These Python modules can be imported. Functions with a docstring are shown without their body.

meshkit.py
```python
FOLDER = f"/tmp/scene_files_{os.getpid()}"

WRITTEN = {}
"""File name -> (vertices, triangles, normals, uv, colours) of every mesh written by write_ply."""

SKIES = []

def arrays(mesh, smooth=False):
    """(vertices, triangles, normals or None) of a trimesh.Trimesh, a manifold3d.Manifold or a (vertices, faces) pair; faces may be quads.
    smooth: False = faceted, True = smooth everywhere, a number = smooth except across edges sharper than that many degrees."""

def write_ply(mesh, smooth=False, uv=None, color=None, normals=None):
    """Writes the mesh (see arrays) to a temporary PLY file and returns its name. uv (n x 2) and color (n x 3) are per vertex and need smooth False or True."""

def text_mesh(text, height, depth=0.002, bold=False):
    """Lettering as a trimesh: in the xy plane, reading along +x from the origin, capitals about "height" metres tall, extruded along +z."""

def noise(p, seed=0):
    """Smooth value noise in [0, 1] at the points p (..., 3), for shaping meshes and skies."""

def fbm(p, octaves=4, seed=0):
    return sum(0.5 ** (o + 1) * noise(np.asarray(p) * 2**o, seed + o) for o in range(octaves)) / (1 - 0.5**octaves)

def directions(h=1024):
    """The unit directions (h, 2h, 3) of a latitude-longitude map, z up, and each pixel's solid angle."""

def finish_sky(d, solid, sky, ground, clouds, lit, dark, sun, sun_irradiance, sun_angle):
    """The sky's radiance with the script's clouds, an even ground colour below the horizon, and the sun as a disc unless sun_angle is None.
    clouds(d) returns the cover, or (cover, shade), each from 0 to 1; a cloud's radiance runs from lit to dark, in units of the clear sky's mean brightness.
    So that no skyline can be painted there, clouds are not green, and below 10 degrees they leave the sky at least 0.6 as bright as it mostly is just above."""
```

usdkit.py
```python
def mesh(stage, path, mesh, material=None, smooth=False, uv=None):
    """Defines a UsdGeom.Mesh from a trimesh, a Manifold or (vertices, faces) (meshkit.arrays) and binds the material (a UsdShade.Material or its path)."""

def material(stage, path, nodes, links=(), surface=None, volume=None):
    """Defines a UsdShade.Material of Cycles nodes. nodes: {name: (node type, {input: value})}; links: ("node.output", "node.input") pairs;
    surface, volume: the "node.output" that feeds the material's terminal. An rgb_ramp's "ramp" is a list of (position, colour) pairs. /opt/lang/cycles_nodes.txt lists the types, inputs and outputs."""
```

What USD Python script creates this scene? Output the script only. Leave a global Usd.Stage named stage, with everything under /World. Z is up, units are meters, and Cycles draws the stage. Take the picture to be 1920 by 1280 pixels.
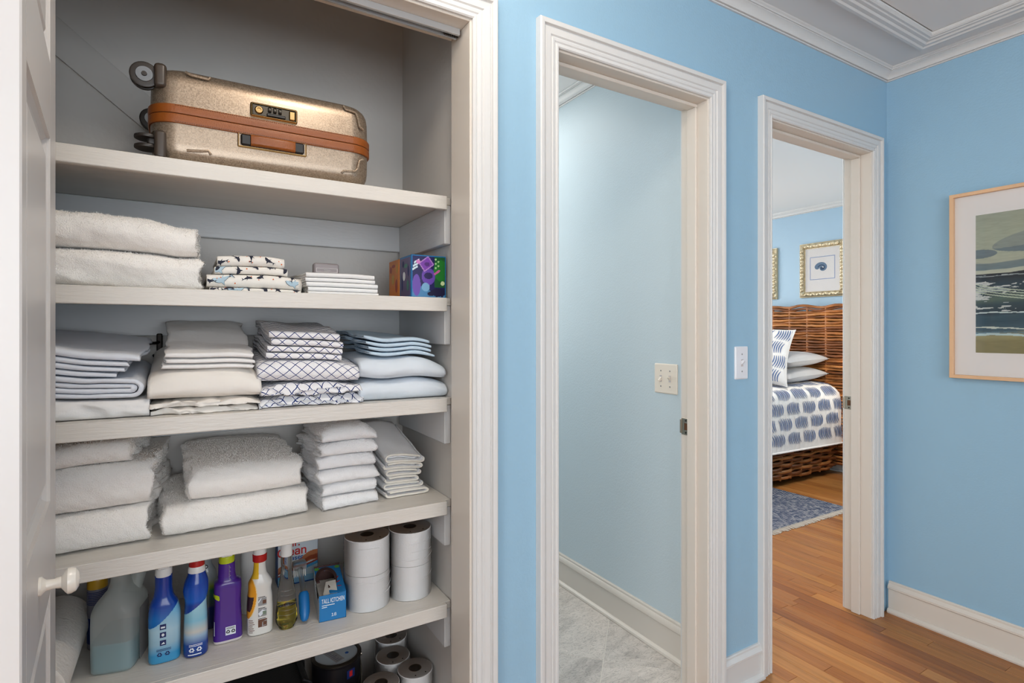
import math, random
import numpy as np
import trimesh, manifold3d, shapely
from shapely.geometry import LineString, Polygon, Point, box as sbox
from shapely import affinity
from pxr import Usd, UsdGeom, UsdLux, UsdShade, Gf, Sdf, Vt
import usdkit, meshkit

# ------------------------------------------------------------------ camera, lights, exposure
stage = Usd.Stage.CreateInMemory()
UsdGeom.SetStageUpAxis(stage, UsdGeom.Tokens.z)
UsdGeom.SetStageMetersPerUnit(stage, 1.0)
WORLD = UsdGeom.Xform.Define(stage, '/World')
UsdGeom.Scope.Define(stage, '/World/Looks')
H = 1.243                                   # eye height
cam = UsdGeom.Camera.Define(stage, '/World/camera')
cam.AddTranslateOp().Set((0, 0, H))
cam.AddRotateXYZOp().Set((90, 0, -math.degrees(0.53773)))
cam.CreateHorizontalApertureAttr(36.0); cam.CreateVerticalApertureAttr(24.0)
cam.CreateFocalLengthAttr(36.0 * 1019.6 / 1920)
cam.CreateVerticalApertureOffsetAttr(-0.343)
cam.CreateClippingRangeAttr(Gf.Vec2f(0.02, 100))
cam.CreateExposureAttr(0.66)

def light(kind, name, loc, rot, color, intensity, **kw):
    l = getattr(UsdLux, kind).Define(stage, '/World/' + name)
    l.AddTranslateOp().Set(loc); l.AddRotateXYZOp().Set(rot)
    l.CreateColorAttr(Gf.Vec3f(*color)); l.CreateIntensityAttr(intensity); l.CreateNormalizeAttr(True)
    for k, v in kw.items(): getattr(l, f'Create{k}Attr')(v)
    return l
dome = UsdLux.DomeLight.Define(stage, '/World/sky_light')
dome.CreateColorAttr(Gf.Vec3f(0.80, 0.90, 1.0)); dome.CreateIntensityAttr(0.6)
# daylight through the hall window behind the camera, the bedroom window and the bathroom window
light('RectLight', 'hall_daylight', (0.2, -2.30, 1.45), (90, 0, 0), (1.0, 0.96, 0.92), 5.8, Width=2.6, Height=1.7)
light('RectLight', 'hall_side_daylight', (-2.14, -0.55, 1.45), (90, 0, -90), (1.0, 0.93, 0.85), 7, Width=1.6, Height=1.7)
light('RectLight', 'bedroom_daylight', (3.3, 4.70, 1.5), (-90, 0, 0), (1.0, 0.95, 0.90), 9, Width=1.8, Height=1.5)
light('RectLight', 'bathroom_daylight', (1.15, 3.50, 1.6), (-90, 0, 0), (1.0, 0.94, 0.88), 2.6, Width=0.7, Height=1.0)
# ceiling lamps
light('SphereLight', 'hall_lamp_light', (0.36, 0.68, 2.30), (0, 0, 0), (1.0, 0.90, 0.78), 2.5, Radius=0.09)
light('DiskLight', 'bedroom_lamp_light', (3.0, 2.0, 2.385), (0, 0, 0), (1.0, 0.92, 0.84), 7, Radius=0.2)
light('SphereLight', 'bedside_lamp_light', (4.74, 2.16, 1.06), (0, 0, 0), (1.0, 0.88, 0.76), 1.9, Radius=0.06)
light('DiskLight', 'bathroom_lamp_light', (1.15, 2.3, 2.385), (0, 0, 0), (1.0, 0.95, 0.9), 0.9, Radius=0.15)

# ------------------------------------------------------------------ helpers
USED, BASE = {}, {}
def fresh(parent, name):
    k = USED.get((parent, name), 0); USED[(parent, name)] = k + 1
    return f'{parent}/{name}' + (f'_{k:03d}' if k else '')
def tag(prim, label=None, cat=None, group=None, kind=None):
    for k, v in (('label', label), ('category', cat), ('group', group), ('kind', kind)):
        if v: prim.SetCustomDataByKey(k, v)
    return prim
def thing(name, label=None, cat=None, loc=(0, 0, 0), group=None, kind=None):
    p = fresh('/World', name); x = UsdGeom.Xform.Define(stage, p); x.AddTranslateOp().Set(tuple(map(float, loc)))
    BASE[p] = np.array(loc, float); tag(x.GetPrim(), label, cat, group, kind)
    return p
def V(m):
    if hasattr(m, 'to_mesh'):
        q = m.to_mesh(); return np.array(q.vert_properties[:, :3], float), np.array(q.tri_verts)
    if isinstance(m, (tuple, list)):
        if len(m) and not isinstance(m[0], np.ndarray):
            vs, fs, o = [], [], 0
            for q in m:
                v, f = V(q); vs.append(v); fs.append(f + o); o += len(v)
            return np.vstack(vs), np.vstack(fs)
        return np.asarray(m[0], float), np.asarray(m[1], int)
    return np.array(m.vertices, float), np.array(m.faces)
def obj(name, m, mat, parent='/World', smooth=30, color=None, uv=None, label=None, cat=None, group=None, kind=None, loc=None):
    """One Mesh prim. Vertices are given in world coordinates."""
    p = fresh(parent, name); v, f = V(m)
    base = BASE.get(parent, np.zeros(3))
    if parent == '/World' and loc is not None: base = np.array(loc, float)
    if uv is not None or color is not None: smooth = bool(smooth)
    mm = usdkit.mesh(stage, p, (v - base, f), M[mat] if isinstance(mat, str) else mat, smooth, uv)
    if parent == '/World' and loc is not None: mm.AddTranslateOp().Set(tuple(map(float, loc)))
    BASE[p] = base
    if color is not None:
        UsdGeom.PrimvarsAPI(mm).CreatePrimvar('Col', Sdf.ValueTypeNames.Color3fArray, 'vertex').Set(Vt.Vec3fArray.FromNumpy(np.asarray(color, np.float32)))
    tag(mm.GetPrim(), label, cat, group, kind)
    return p
def srgb(r, g, b):
    c = np.array([r, g, b]) / 255.0
    return tuple(np.where(c < 0.04045, c / 12.92, ((c + 0.055) / 1.055) ** 2.4))
M = {}
def mat(name, col, rough=0.5, metal=0.0, bump=0, bscale=50, stretch=(1, 1, 1), var=0, vscale=3, spec=0.5, sheen=0, **pk):
    """A principled material: colour with a slow noise variation (var) and a noise bump (bump metres at bscale)."""
    col = np.array(col); p = {'roughness': rough, 'metallic': metal, 'specular_ior_level': spec, 'base_color': tuple(col), **pk}
    if sheen: p.update(sheen_weight=sheen, sheen_roughness=0.4)
    n, l = {'p': ('principled_bsdf', p)}, []
    if bump or var:
        n['tc'] = ('texture_coordinate', {}); n['mp'] = ('mapping', {'scale': stretch}); l.append(('tc.object', 'mp.vector'))
    if var:
        n['vn'] = ('noise_texture', {'scale': vscale, 'detail': 3.0}); n['vr'] = ('rgb_ramp', {'ramp': [(0.3, tuple(col * (1 - var))), (0.7, tuple(np.minimum(col * (1 + var), 1)))]})
        l += [('mp.vector', 'vn.vector'), ('vn.fac', 'vr.fac'), ('vr.color', 'p.base_color')]
    if bump:
        n['bn'] = ('noise_texture', {'scale': bscale, 'detail': 3.0}); n['bp'] = ('bump', {'strength': 1.0, 'distance': bump})
        l += [('mp.vector', 'bn.vector'), ('bn.fac', 'bp.height'), ('bp.normal', 'p.normal')]
    M[name] = usdkit.material(stage, f'/World/Looks/{name}', n, l, surface='p.BSDF')
def vmat(name, rough=0.5, spec=0.5, bump=0, bscale=200, **pk):
    n = {'a': ('attribute', {'attribute': 'Col'}), 'p': ('principled_bsdf', {'roughness': rough, 'specular_ior_level': spec, **pk})}
    l = [('a.color', 'p.base_color')]
    if bump:
        n['tc'] = ('texture_coordinate', {}); n['bn'] = ('noise_texture', {'scale': bscale, 'detail': 3.0}); n['bp'] = ('bump', {'distance': bump})
        l += [('tc.object', 'bn.vector'), ('bn.fac', 'bp.height'), ('bp.normal', 'p.normal')]
    M[name] = usdkit.material(stage, f'/World/Looks/{name}', n, l, surface='p.BSDF')

def tri(poly):
    return np.array(manifold3d.triangulate([np.asarray(poly, float)]))
def area2(p):
    p = np.asarray(p); x, y = p[:, 0], p[:, 1]; return (x * np.roll(y, -1) - y * np.roll(x, -1)).sum()
def loft(rings, capidx=None, caps=True):
    """rings: (k, n, 3). Closed cross sections; capidx are triangles over one ring."""
    r = np.asarray(rings, float); k, n = r.shape[:2]; v = r.reshape(-1, 3)
    i, j = np.meshgrid(np.arange(k - 1), np.arange(n), indexing='ij'); j2 = (j + 1) % n
    a, b, c, d = i * n + j, i * n + j2, (i + 1) * n + j2, (i + 1) * n + j
    f = [np.stack([a, b, c], -1).reshape(-1, 3), np.stack([a, c, d], -1).reshape(-1, 3)]
    if caps:
        if capidx is None: capidx = np.array([[0, q, q + 1] for q in range(1, n - 1)])
        f += [capidx[:, ::-1], capidx + (k - 1) * n]
    m = trimesh.Trimesh(v, np.vstack(f), process=False)
    if m.volume < 0: m.invert()
    return np.array(m.vertices), np.array(m.faces)
def bx(x0, x1, y0, y1, z0, z1, c=0.0):
    """Box with chamfered edges."""
    if c <= 0:
        b = trimesh.creation.box((x1 - x0, y1 - y0, z1 - z0)); b.apply_translation(((x0 + x1) / 2, (y0 + y1) / 2, (z0 + z1) / 2)); return V(b)
    h = np.array([x1 - x0, y1 - y0, z1 - z0]) / 2; P = []
    for s in np.ndindex(2, 2, 2):
        sg = np.array(s) * 2 - 1
        for a in range(3):
            q = h - c; q[a] = h[a]; P.append(sg * q)
    m = trimesh.convex.convex_hull(np.array(P)); m.apply_translation(((x0 + x1) / 2, (y0 + y1) / 2, (z0 + z1) / 2)); return V(m)
def rbox(x0, x1, y0, y1, z0, z1, r, n=16):
    """Rounded box (hull of spheres)."""
    s = manifold3d.Manifold.sphere(r, n)
    return V(manifold3d.Manifold.batch_hull([s.translate((x, y, z)) for x in (x0 + r, x1 - r) for y in (y0 + r, y1 - r) for z in (z0 + r, z1 - r)]))
def lathe(prof, c, n=40, axis='z'):
    """prof: (radius, height) pairs from bottom to top, around an axis through c."""
    a = np.linspace(0, 2 * np.pi, n, endpoint=False); R = []
    for r, z in prof:
        r = max(r, 1e-5); p = np.stack([r * np.cos(a), r * np.sin(a), np.full(n, z)], 1)
        if axis == 'y': p = p[:, [0, 2, 1]]
        if axis == 'x': p = p[:, [2, 0, 1]]
        R.append(p + np.array(c))
    return loft(R)
def tube(pts, r, n=8, closed=False):
    pts = np.asarray(pts, float); r = np.broadcast_to(r, len(pts))
    t = np.gradient(pts, axis=0) if not closed else np.roll(pts, -1, 0) - np.roll(pts, 1, 0)
    t /= np.linalg.norm(t, axis=1, keepdims=True) + 1e-12
    up = np.array([0, 0, 1.0]); 
    if abs(t[0] @ up) > 0.9: up = np.array([1.0, 0, 0])
    R, u = [], np.cross(t[0], up); u /= np.linalg.norm(u)
    a = np.linspace(0, 2 * np.pi, n, endpoint=False)
    for p, d, q in zip(pts, t, r):
        u = u - d * (u @ d); u /= np.linalg.norm(u); w = np.cross(d, u)
        R.append(p + q * (np.cos(a)[:, None] * u + np.sin(a)[:, None] * w))
    return loft(R)
def rot(m, deg, axis=(0, 0, 1), c=(0, 0, 0)):
    v, f = V(m); T = trimesh.transformations.rotation_matrix(math.radians(deg), axis, c); return v @ T[:3, :3].T + T[:3, 3], f
def shift(m, d):
    v, f = V(m); return v + np.array(d), f
def cut(a, *bs):
    def mf(m):
        v, f = V(m); return manifold3d.Manifold(manifold3d.Mesh(np.asarray(v, np.float32), np.asarray(f, np.uint32)))
    a = mf(a)
    for b in bs: a = a - mf(b)
    return V(a)
def wire(prof, p0, p1, U, W, s0=0.0, s1=0.0):
    """A moulding: profile (w, d) swept from p0 to p1; w runs along U, d along W. Its ends are mitred: they run on by s0*w and s1*w."""
    prof = np.array(prof, float); p0, p1 = np.array(p0, float), np.array(p1, float); t = (p1 - p0) / np.linalg.norm(p1 - p0)
    U, W = np.array(U, float), np.array(W, float); w, d = prof[:, :1], prof[:, 1:]
    return loft([p0 + w * U + d * W - t * s0 * w, p1 + w * U + d * W + t * s1 * w], tri(prof if area2(prof) > 0 else prof[::-1]) if area2(prof) > 0 else (len(prof) - 1 - tri(prof[::-1])))
def drape(poly, fn, step=0.006, off=0.0):
    """A flat print: the polygon (2-D) cut into small triangles and laid by fn(p) on a surface."""
    vs, fs, o = [], [], 0
    for g in getattr(poly, 'geoms', [poly]):
        if g.is_empty or g.geom_type != 'Polygon': continue
        g = g.segmentize(step)
        rings = [np.array(g.exterior.coords)[:-1]] + [np.array(i.coords)[:-1] for i in g.interiors]
        if area2(rings[0]) < 0: rings[0] = rings[0][::-1]
        rings[1:] = [q[::-1] if area2(q) > 0 else q for q in rings[1:]]
        v = np.vstack(rings); f = np.array(manifold3d.triangulate(rings))
        if len(f) == 0: continue
        m = trimesh.Trimesh(np.c_[v, np.zeros(len(v))], f, process=False)
        for _ in range(3):
            if len(m.faces) > 4000 or m.edges_unique_length.max() < step * 2.2: break
            m = m.subdivide()
        vs.append(np.array(m.vertices)[:, :2]); fs.append(np.array(m.faces) + o); o += len(m.vertices)
    if not vs: return None
    return fn(np.vstack(vs)), np.vstack(fs)
def fuzz(par, m, mat_, n, length=0.006, width=0.0007, seed=0, keep=None, name='terry_pile'):
    """Short loose pile standing on a cloth: BasisCurves."""
    v, f = V(m); t = trimesh.Trimesh(v, f, process=False); rg = np.random.default_rng(seed)
    P, fi = trimesh.sample.sample_surface(t, n, seed=seed); N = np.array(t.face_normals)[fi]; P = np.array(P)
    if keep is not None:
        k = keep(P, N); P, N = P[k], N[k]
    L = length * rg.uniform(0.5, 1.1, (len(P), 1)); d = N + rg.normal(0, 0.55, N.shape); d /= np.linalg.norm(d, axis=1, keepdims=True); d2 = d + rg.normal(0, 0.7, N.shape); d2 /= np.linalg.norm(d2, axis=1, keepdims=True)
    pts = np.stack([P - 0.0004 * N, P + d * L * 0.5, P + d * L * 0.5 + d2 * L * 0.5], 1).reshape(-1, 3) - BASE.get(par, np.zeros(3))
    c = UsdGeom.BasisCurves.Define(stage, fresh(par, name)); c.CreateTypeAttr('linear'); c.CreateCurveVertexCountsAttr(Vt.IntArray.FromNumpy(np.full(len(P), 3, np.int32)))
    c.CreatePointsAttr(Vt.Vec3fArray.FromNumpy(pts.astype(np.float32))); c.CreateWidthsAttr(Vt.FloatArray([width])); c.SetWidthsInterpolation('constant')
    UsdShade.MaterialBindingAPI.Apply(c.GetPrim()).Bind(M[mat_]); tag(c.GetPrim(), kind='stuff')
def noise3(p, s, seed=0): return meshkit.noise(np.asarray(p) * s, seed) - 0.5
def two_sided(m, t=0.0004):
    return m
# ------------------------------------------------------------------ materials of the setting
mat('wall_blue', srgb(150, 187, 211), 0.42, bump=0.0006, bscale=130, spec=0.35)
mat('wall_aqua', srgb(198, 213, 220), 0.5, bump=0.0006, bscale=130, spec=0.3)
mat('trim_white', srgb(213, 213, 212), 0.32, bump=0.0003, bscale=60)
mat('trim_cream', srgb(217, 209, 199), 0.35, bump=0.0003, bscale=60)
mat('ceiling_white', srgb(225, 225, 224), 0.8)
mat('closet_white', srgb(214, 216, 218), 0.45, bump=0.0006, bscale=40, stretch=(1, 1, 4))
mat('closet_wall', srgb(206, 203, 199), 0.5, bump=0.0008, bscale=60)
mat('shelf_white', srgb(220, 216, 209), 0.4, bump=0.0008, bscale=25, stretch=(1, 8, 8), var=0.03, vscale=4)
mat('gap_dark', (0.02, 0.018, 0.016), 0.9)
mat('track_metal', srgb(205, 210, 214), 0.3, metal=0.6)
mat('steel', srgb(170, 160, 145), 0.3, metal=1.0)
mat('dark_steel', srgb(70, 66, 60), 0.4, metal=0.8)
mat('switch_ivory', srgb(235, 225, 211), 0.3)
mat('switch_white', srgb(226, 228, 234), 0.3)
mat('hole_brown', srgb(95, 62, 38), 0.8)

YA, YB, XR, ZC = 1.230, 1.335, 2.684, 2.400       # hall wall, its far face, right wall, ceiling
YF, YC, XS = 1.409, 1.815, 0.640                  # shelf front, closet back, closet side
# door openings in the hall wall: x0, x1, top
OPEN = [(-0.285, 0.608, 2.022), (0.882, 1.493, 2.018), (1.838, 2.542, 2.018)]
wf = cut(bx(-2.3, 5.1, YA, YB, 0, ZC + 0.05), *[bx(a - 0.019, b + 0.019, YA - 0.1, YB + 0.1, -0.1, t + 0.019) for a, b, t in OPEN])
obj('wall_front', wf, 'wall_blue', smooth=False, kind='structure')
obj('wall_right', bx(XR, XR + 0.12, -2.4, YA, 0, ZC + 0.05), 'wall_blue', smooth=False, kind='structure')
obj('wall_left', cut(bx(-2.32, -2.2, -2.4, YA, 0, ZC + 0.05), bx(-2.4, -2.1, -1.35, 0.25, 0.6, 2.3)), 'wall_blue', smooth=False, kind='structure')
w2 = thing('window_2', kind='structure', loc=(-2.26, -0.55, 0.6))
for a in (bx(-2.29, -2.23, -1.35, 0.25, 0.6, 0.65), bx(-2.29, -2.23, -1.35, 0.25, 2.25, 2.3), bx(-2.29, -2.23, -1.35, -1.30, 0.65, 2.25), bx(-2.29, -2.23, 0.20, 0.25, 0.65, 2.25), bx(-2.29, -2.23, -0.58, -0.52, 0.65, 2.25)): obj('window_frame', a, 'trim_white', w2)
obj('wall_back', cut(bx(-2.3, 2.8, -2.5, -2.4, 0, ZC + 0.05), bx(-1.1, 1.5, -2.6, -2.3, 0.6, 2.3)), 'wall_blue', smooth=False, kind='structure')
w1 = thing('window_1', kind='structure', loc=(0.2, -2.45, 0.6))
for a in (bx(-1.1, 1.5, -2.48, -2.42, 0.6, 0.65), bx(-1.1, 1.5, -2.48, -2.42, 2.25, 2.3), bx(-1.1, -1.05, -2.48, -2.42, 0.65, 2.25), bx(1.45, 1.5, -2.48, -2.42, 0.65, 2.25), bx(0.17, 0.23, -2.48, -2.42, 0.65, 2.25)):
    obj('window_frame', a, 'trim_white', w1)
# closet
obj('wall_closet_back', bx(-0.62, XS + 0.06, YC, YC + 0.06, 0, ZC), 'closet_wall', smooth=False, kind='structure')
obj('wall_closet_right', bx(XS, XS + 0.06, YB, YC, 0, ZC), 'closet_wall', smooth=False, kind='structure')
obj('wall_closet_left', bx(-0.62, -0.56, YB, YC, 0, ZC), 'closet_wall', smooth=False, kind='structure')
st = []                                            # the boxed slope of a stair that crosses the closet's back wall
sl = np.array([0.293 - 0.094, -(1.955 - 1.792)]) / np.hypot(0.199, 0.163); nl = np.array([0.163, 0.199]) / np.hypot(0.199, 0.163)
prof = [(0, 0), (0, 0.009), (0.03, 0.010), (0.055, 0.008), (0.075, 0.004), (0.082, 0)]
obj('trim_stair', wire(prof, (-0.56, YC, 2.175), (0.10, YC, 1.635), (nl[0], 0, nl[1]), (0, -1, 0)), 'closet_wall', kind='structure')
# bathroom and bedroom shells
XW = 1.587
obj('wall_bathroom_right', bx(XW, 1.72, YB, 3.65, 0, ZC), 'wall_aqua', smooth=False, kind='structure')
obj('wall_bathroom_left', bx(XS + 0.06, XS + 0.10, YB, 3.65, 0, ZC), 'wall_aqua', smooth=False, kind='structure')
obj('wall_bathroom_back', bx(XS + 0.06, XW, 3.55, 3.65, 0, ZC), 'wall_aqua', smooth=False, kind='structure')
mat('wall_pale_blue', srgb(172, 200, 220), 0.5, bump=0.0006, bscale=130, spec=0.3)
obj('wall_bedroom_right', bx(4.985, 5.10, YB, 4.9, 0, ZC), 'wall_pale_blue', smooth=False, kind='structure')
obj('wall_bedroom_back', bx(1.60, 4.985, 4.78, 4.9, 0, ZC), 'wall_blue', smooth=False, kind='structure')
obj('wall_bedroom_left', bx(1.60, 1.72, 3.65, 4.78, 0, ZC), 'wall_blue', smooth=False, kind='structure')
HX0, HX1, HY0, HY1 = 1.30, 2.481, -0.20, 0.977     # attic hatch opening
obj('ceiling', cut(bx(-2.3, 5.1, -2.5, 4.9, ZC, ZC + 0.05), bx(HX0, HX1, HY0, HY1, ZC - 0.1, ZC + 0.1)), 'ceiling_white', smooth=False, kind='structure')

# ---- mouldings
CAS = [(0, 0), (0, 0.011), (0.003, 0.014), (0.008, 0.014), (0.010, 0.011), (0.013, 0.011), (0.016, 0.014), (0.022, 0.015), (0.024, 0.012), (0.027, 0.012), (0.030, 0.016), (0.046, 0.017), (0.049, 0.014), (0.051, 0.014), (0.053, 0.022), (0.056, 0.0235), (0.064, 0.0235), (0.067, 0.021), (0.068, 0)]
def casing(par, a, b, top, y, sgn, mt, w=1.0):
    c = [(p * w, q) for p, q in CAS]; D = (0, -sgn, 0)
    obj('side_casing', wire(c, (a, y, 0.0), (a, y, top), (-1, 0, 0), D, 0, 1), mt, par)
    obj('head_casing', wire(c, (a, y, top), (b, y, top), (0, 0, 1), D, 1, 1), mt, par)
    obj('side_casing', wire(c, (b, y, 0.0), (b, y, top), (1, 0, 0), D, 0, 1), mt, par)
for k, (a, b, t) in enumerate(OPEN):
    p = thing(f'trim_{k + 1}', kind='structure', loc=((a + b) / 2, YA, 0))
    mt = 'trim_cream'
    casing(p, a - 0.005, b + 0.005, t + 0.005, YA, 1, 'trim_white', 0.068 / 0.068)
    if k: casing(p, a - 0.005, b + 0.005, t + 0.005, YB, -1, 'trim_white')
    y0 = YA - 0.004
    obj('side_jamb', bx(a - 0.019, a, y0, YB + 0.003, 0, t + 0.019, 0.0015), mt, p)
    obj('side_jamb', bx(b, b + 0.019, y0, YB + 0.003, 0, t + 0.019, 0.0015), mt, p)
    obj('head_jamb', bx(a, b, y0, YB + 0.003, t, t + 0.019, 0.0015), mt, p)
    if k:                                          # door stops
        ys = (1.268, 1.305)
        obj('door_stop', bx(a, a + 0.011, *ys, 0, t - 0.011, 0.002), mt, p)
        obj('door_stop', bx(b - 0.011, b, *ys, 0, t - 0.011, 0.002), mt, p)
        obj('door_stop', bx(a, b, *ys, t - 0.011, t, 0.002), mt, p)
        z = 0.912 if k == 1 else 0.925
        sp = obj('strike_plate', cut(bx(b - 0.0025, b + 0.001, 1.303, 1.337, z - 0.029, z + 0.029, 0.0008), bx(b - 0.01, b + 0.01, 1.310, 1.324, z - 0.012, z + 0.012)), 'steel', p, label='metal strike plate on the door jamb')
        obj('latch_hole', bx(b - 0.0012, b + 0.0005, 1.309, 1.325, z - 0.013, z + 0.013), 'hole_brown', sp)
        obj('strike_lip', bx(b - 0.006, b - 0.0005, 1.335, 1.3415, z - 0.024, z + 0.024, 0.001), 'steel', sp)
        for zz in (-0.021, 0.021): obj('screw', lathe([(0.0035, 0), (0.003, 0.001)], (b - 0.0035, 1.317, z + zz), 12, 'x'), 'dark_steel', sp)
    else:                                          # bifold track
        tr = obj('track', cut(bx(a, b - 0.006, 1.270, 1.298, t - 0.017, t, 0.001), bx(a - 0.1, b + 0.1, 1.277, 1.291, t - 0.03, t - 0.004)), 'track_metal', p, label='pale metal sliding track under the closet head')
        for q in range(7): obj('spring_coil', lathe([(0.0045, 0), (0.006, 0.002), (0.0045, 0.004)], (b - 0.045 + q * 0.006, 1.284, t - 0.012), 14, 'x'), 'dark_steel', tr)
# crown moulding
CR = [(0, 0), (0, 0.0065), (0.0025, 0.0085), (0.005, 0.0065), (0.005, 0.0045), (0.007, 0.0045), (0.007, 0.0115), (0.010, 0.0125), (0.013, 0.0125), (0.018, 0.0150), (0.024, 0.0205), (0.029, 0.0280), (0.031, 0.0335), (0.0335, 0.0335), (0.0335, 0.0385), (0.038, 0.0395), (0.041, 0.0440), (0.046, 0.0455), (0.046, 0)]
def crown(n, pts, mt='trim_white', z0=2.354, sc=1.0):
    for k, (p0, p1, W, s0, s1) in enumerate(pts):
        c = np.array(CR) * sc
        prof = c; p0, p1 = np.array((*p0, z0), float), np.array((*p1, z0), float); t = (p1 - p0) / np.linalg.norm(p1 - p0); W = np.array((*W, 0.0))
        w, d = prof[:, :1], prof[:, 1:]; Z = np.array([0, 0, 1.0])
        obj(n, loft([p0 + w * Z + d * W + t * s0 * d, p1 + w * Z + d * W - t * s1 * d], tri(prof) if area2(prof) > 0 else (len(prof) - 1 - tri(prof[::-1]))), mt, kind='structure')
crown('trim_4', [((-2.2, YA), (XR, YA), (0, -1), 0, 1)])
crown('trim_5', [((XR, YA), (XR, -2.4), (-1, 0), 1, 0)])
crown('trim_6', [((XW, YB), (XW, 3.55), (-1, 0), 0, 0)], sc=1.0)
crown('trim_7', [((4.985, YB), (4.985, 4.78), (-1, 0), 0, 0)], sc=1.0)
# baseboards with a cap and a shoe
BS = [(0.0, 0.0), (0.0, 0.024), (0.008, 0.026), (0.016, 0.022), (0.020, 0.013), (0.098, 0.013), (0.102, 0.017), (0.108, 0.018), (0.120, 0.013), (0.124, 0.009), (0.130, 0.008), (0.132, 0.005), (0.132, 0)]
def baseboard(n, p0, p1, W, s0=0, s1=0, mt='trim_white', h=0.132):
    par = thing(n, kind='structure', loc=(*p0, 0)); W = np.array((*W, 0.0)); p0, p1 = np.array((*p0, 0.0)), np.array((*p1, 0.0)); t = (p1 - p0) / np.linalg.norm(p1 - p0)
    k = h / 0.132
    for nm, prof in (('shoe_moulding', [(0, 0), (0, 0.024), (0.007, 0.026), (0.014, 0.024), (0.019, 0.018), (0.021, 0.0125), (0.021, 0)]), ('board', [(0, 0), (0, 0.0125), (0.100 * k, 0.0125), (0.100 * k, 0)]), ('cap_moulding', [(0.100 * k, 0), (0.100 * k, 0.016), (0.103 * k, 0.0185), (0.110 * k, 0.0185), (0.119 * k, 0.013), (0.122 * k, 0.009), (0.129 * k, 0.009), (0.132 * k, 0.006), (0.132 * k, 0)])):
        prof = np.array(prof); w, d = prof[:, :1], prof[:, 1:]; Z = np.array([0, 0, 1.0])
        obj(nm, loft([p0 + w * Z + d * W + t * s0 * d, p1 + w * Z + d * W - t * s1 * d], tri(prof) if area2(prof) > 0 else (len(prof) - 1 - tri(prof[::-1]))), mt, par)
baseboard('baseboard_right', (XR, YA - 0.012), (XR, -2.4), (-1, 0), 0, 0, 'trim_cream', 0.138)
baseboard('baseboard_front', (1.567, YA), (1.769, YA), (0, -1), 0, 0, 'trim_white', 0.125)
baseboard('baseboard_front', (0.682, YA), (0.808, YA), (0, -1), 0, 0, 'trim_white', 0.125)
baseboard('baseboard_bathroom', (XW, 3.55), (XW, YB + 0.024), (-1, 0), 0, 0, 'trim_cream', 0.150)
baseboard('baseboard_bedroom', (4.985, YB), (4.985, 4.78), (-1, 0))

# attic hatch
hx = thing('attic_hatch', 'white attic access panel in a moulded frame on the ceiling', 'hatch', ((HX0 + HX1) / 2, (HY0 + HY1) / 2, ZC))
HF = [(0, 0), (0, 0.006), (0.006, 0.010), (0.014, 0.010), (0.018, 0.013), (0.030, 0.013), (0.036, 0.018), (0.050, 0.018), (0.056, 0.022), (0.066, 0.022), (0.072, 0.014), (0.074, 0)]
for (p0, p1, U) in (((HX0, HY1), (HX1, HY1), (0, 1)), ((HX1, HY0), (HX1, HY1), (1, 0)), ((HX0, HY0), (HX0, HY1), (-1, 0)), ((HX0, HY0), (HX1, HY0), (0, -1))):
    obj('frame', wire(HF, (*p0, ZC), (*p1, ZC), (*U, 0), (0, 0, -1), 1, 1), 'trim_white', hx)
obj('panel', bx(HX0 + 0.005, HX1 - 0.005, HY0 + 0.005, HY1 - 0.005, ZC + 0.004, ZC + 0.022), 'ceiling_white', hx)
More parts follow.
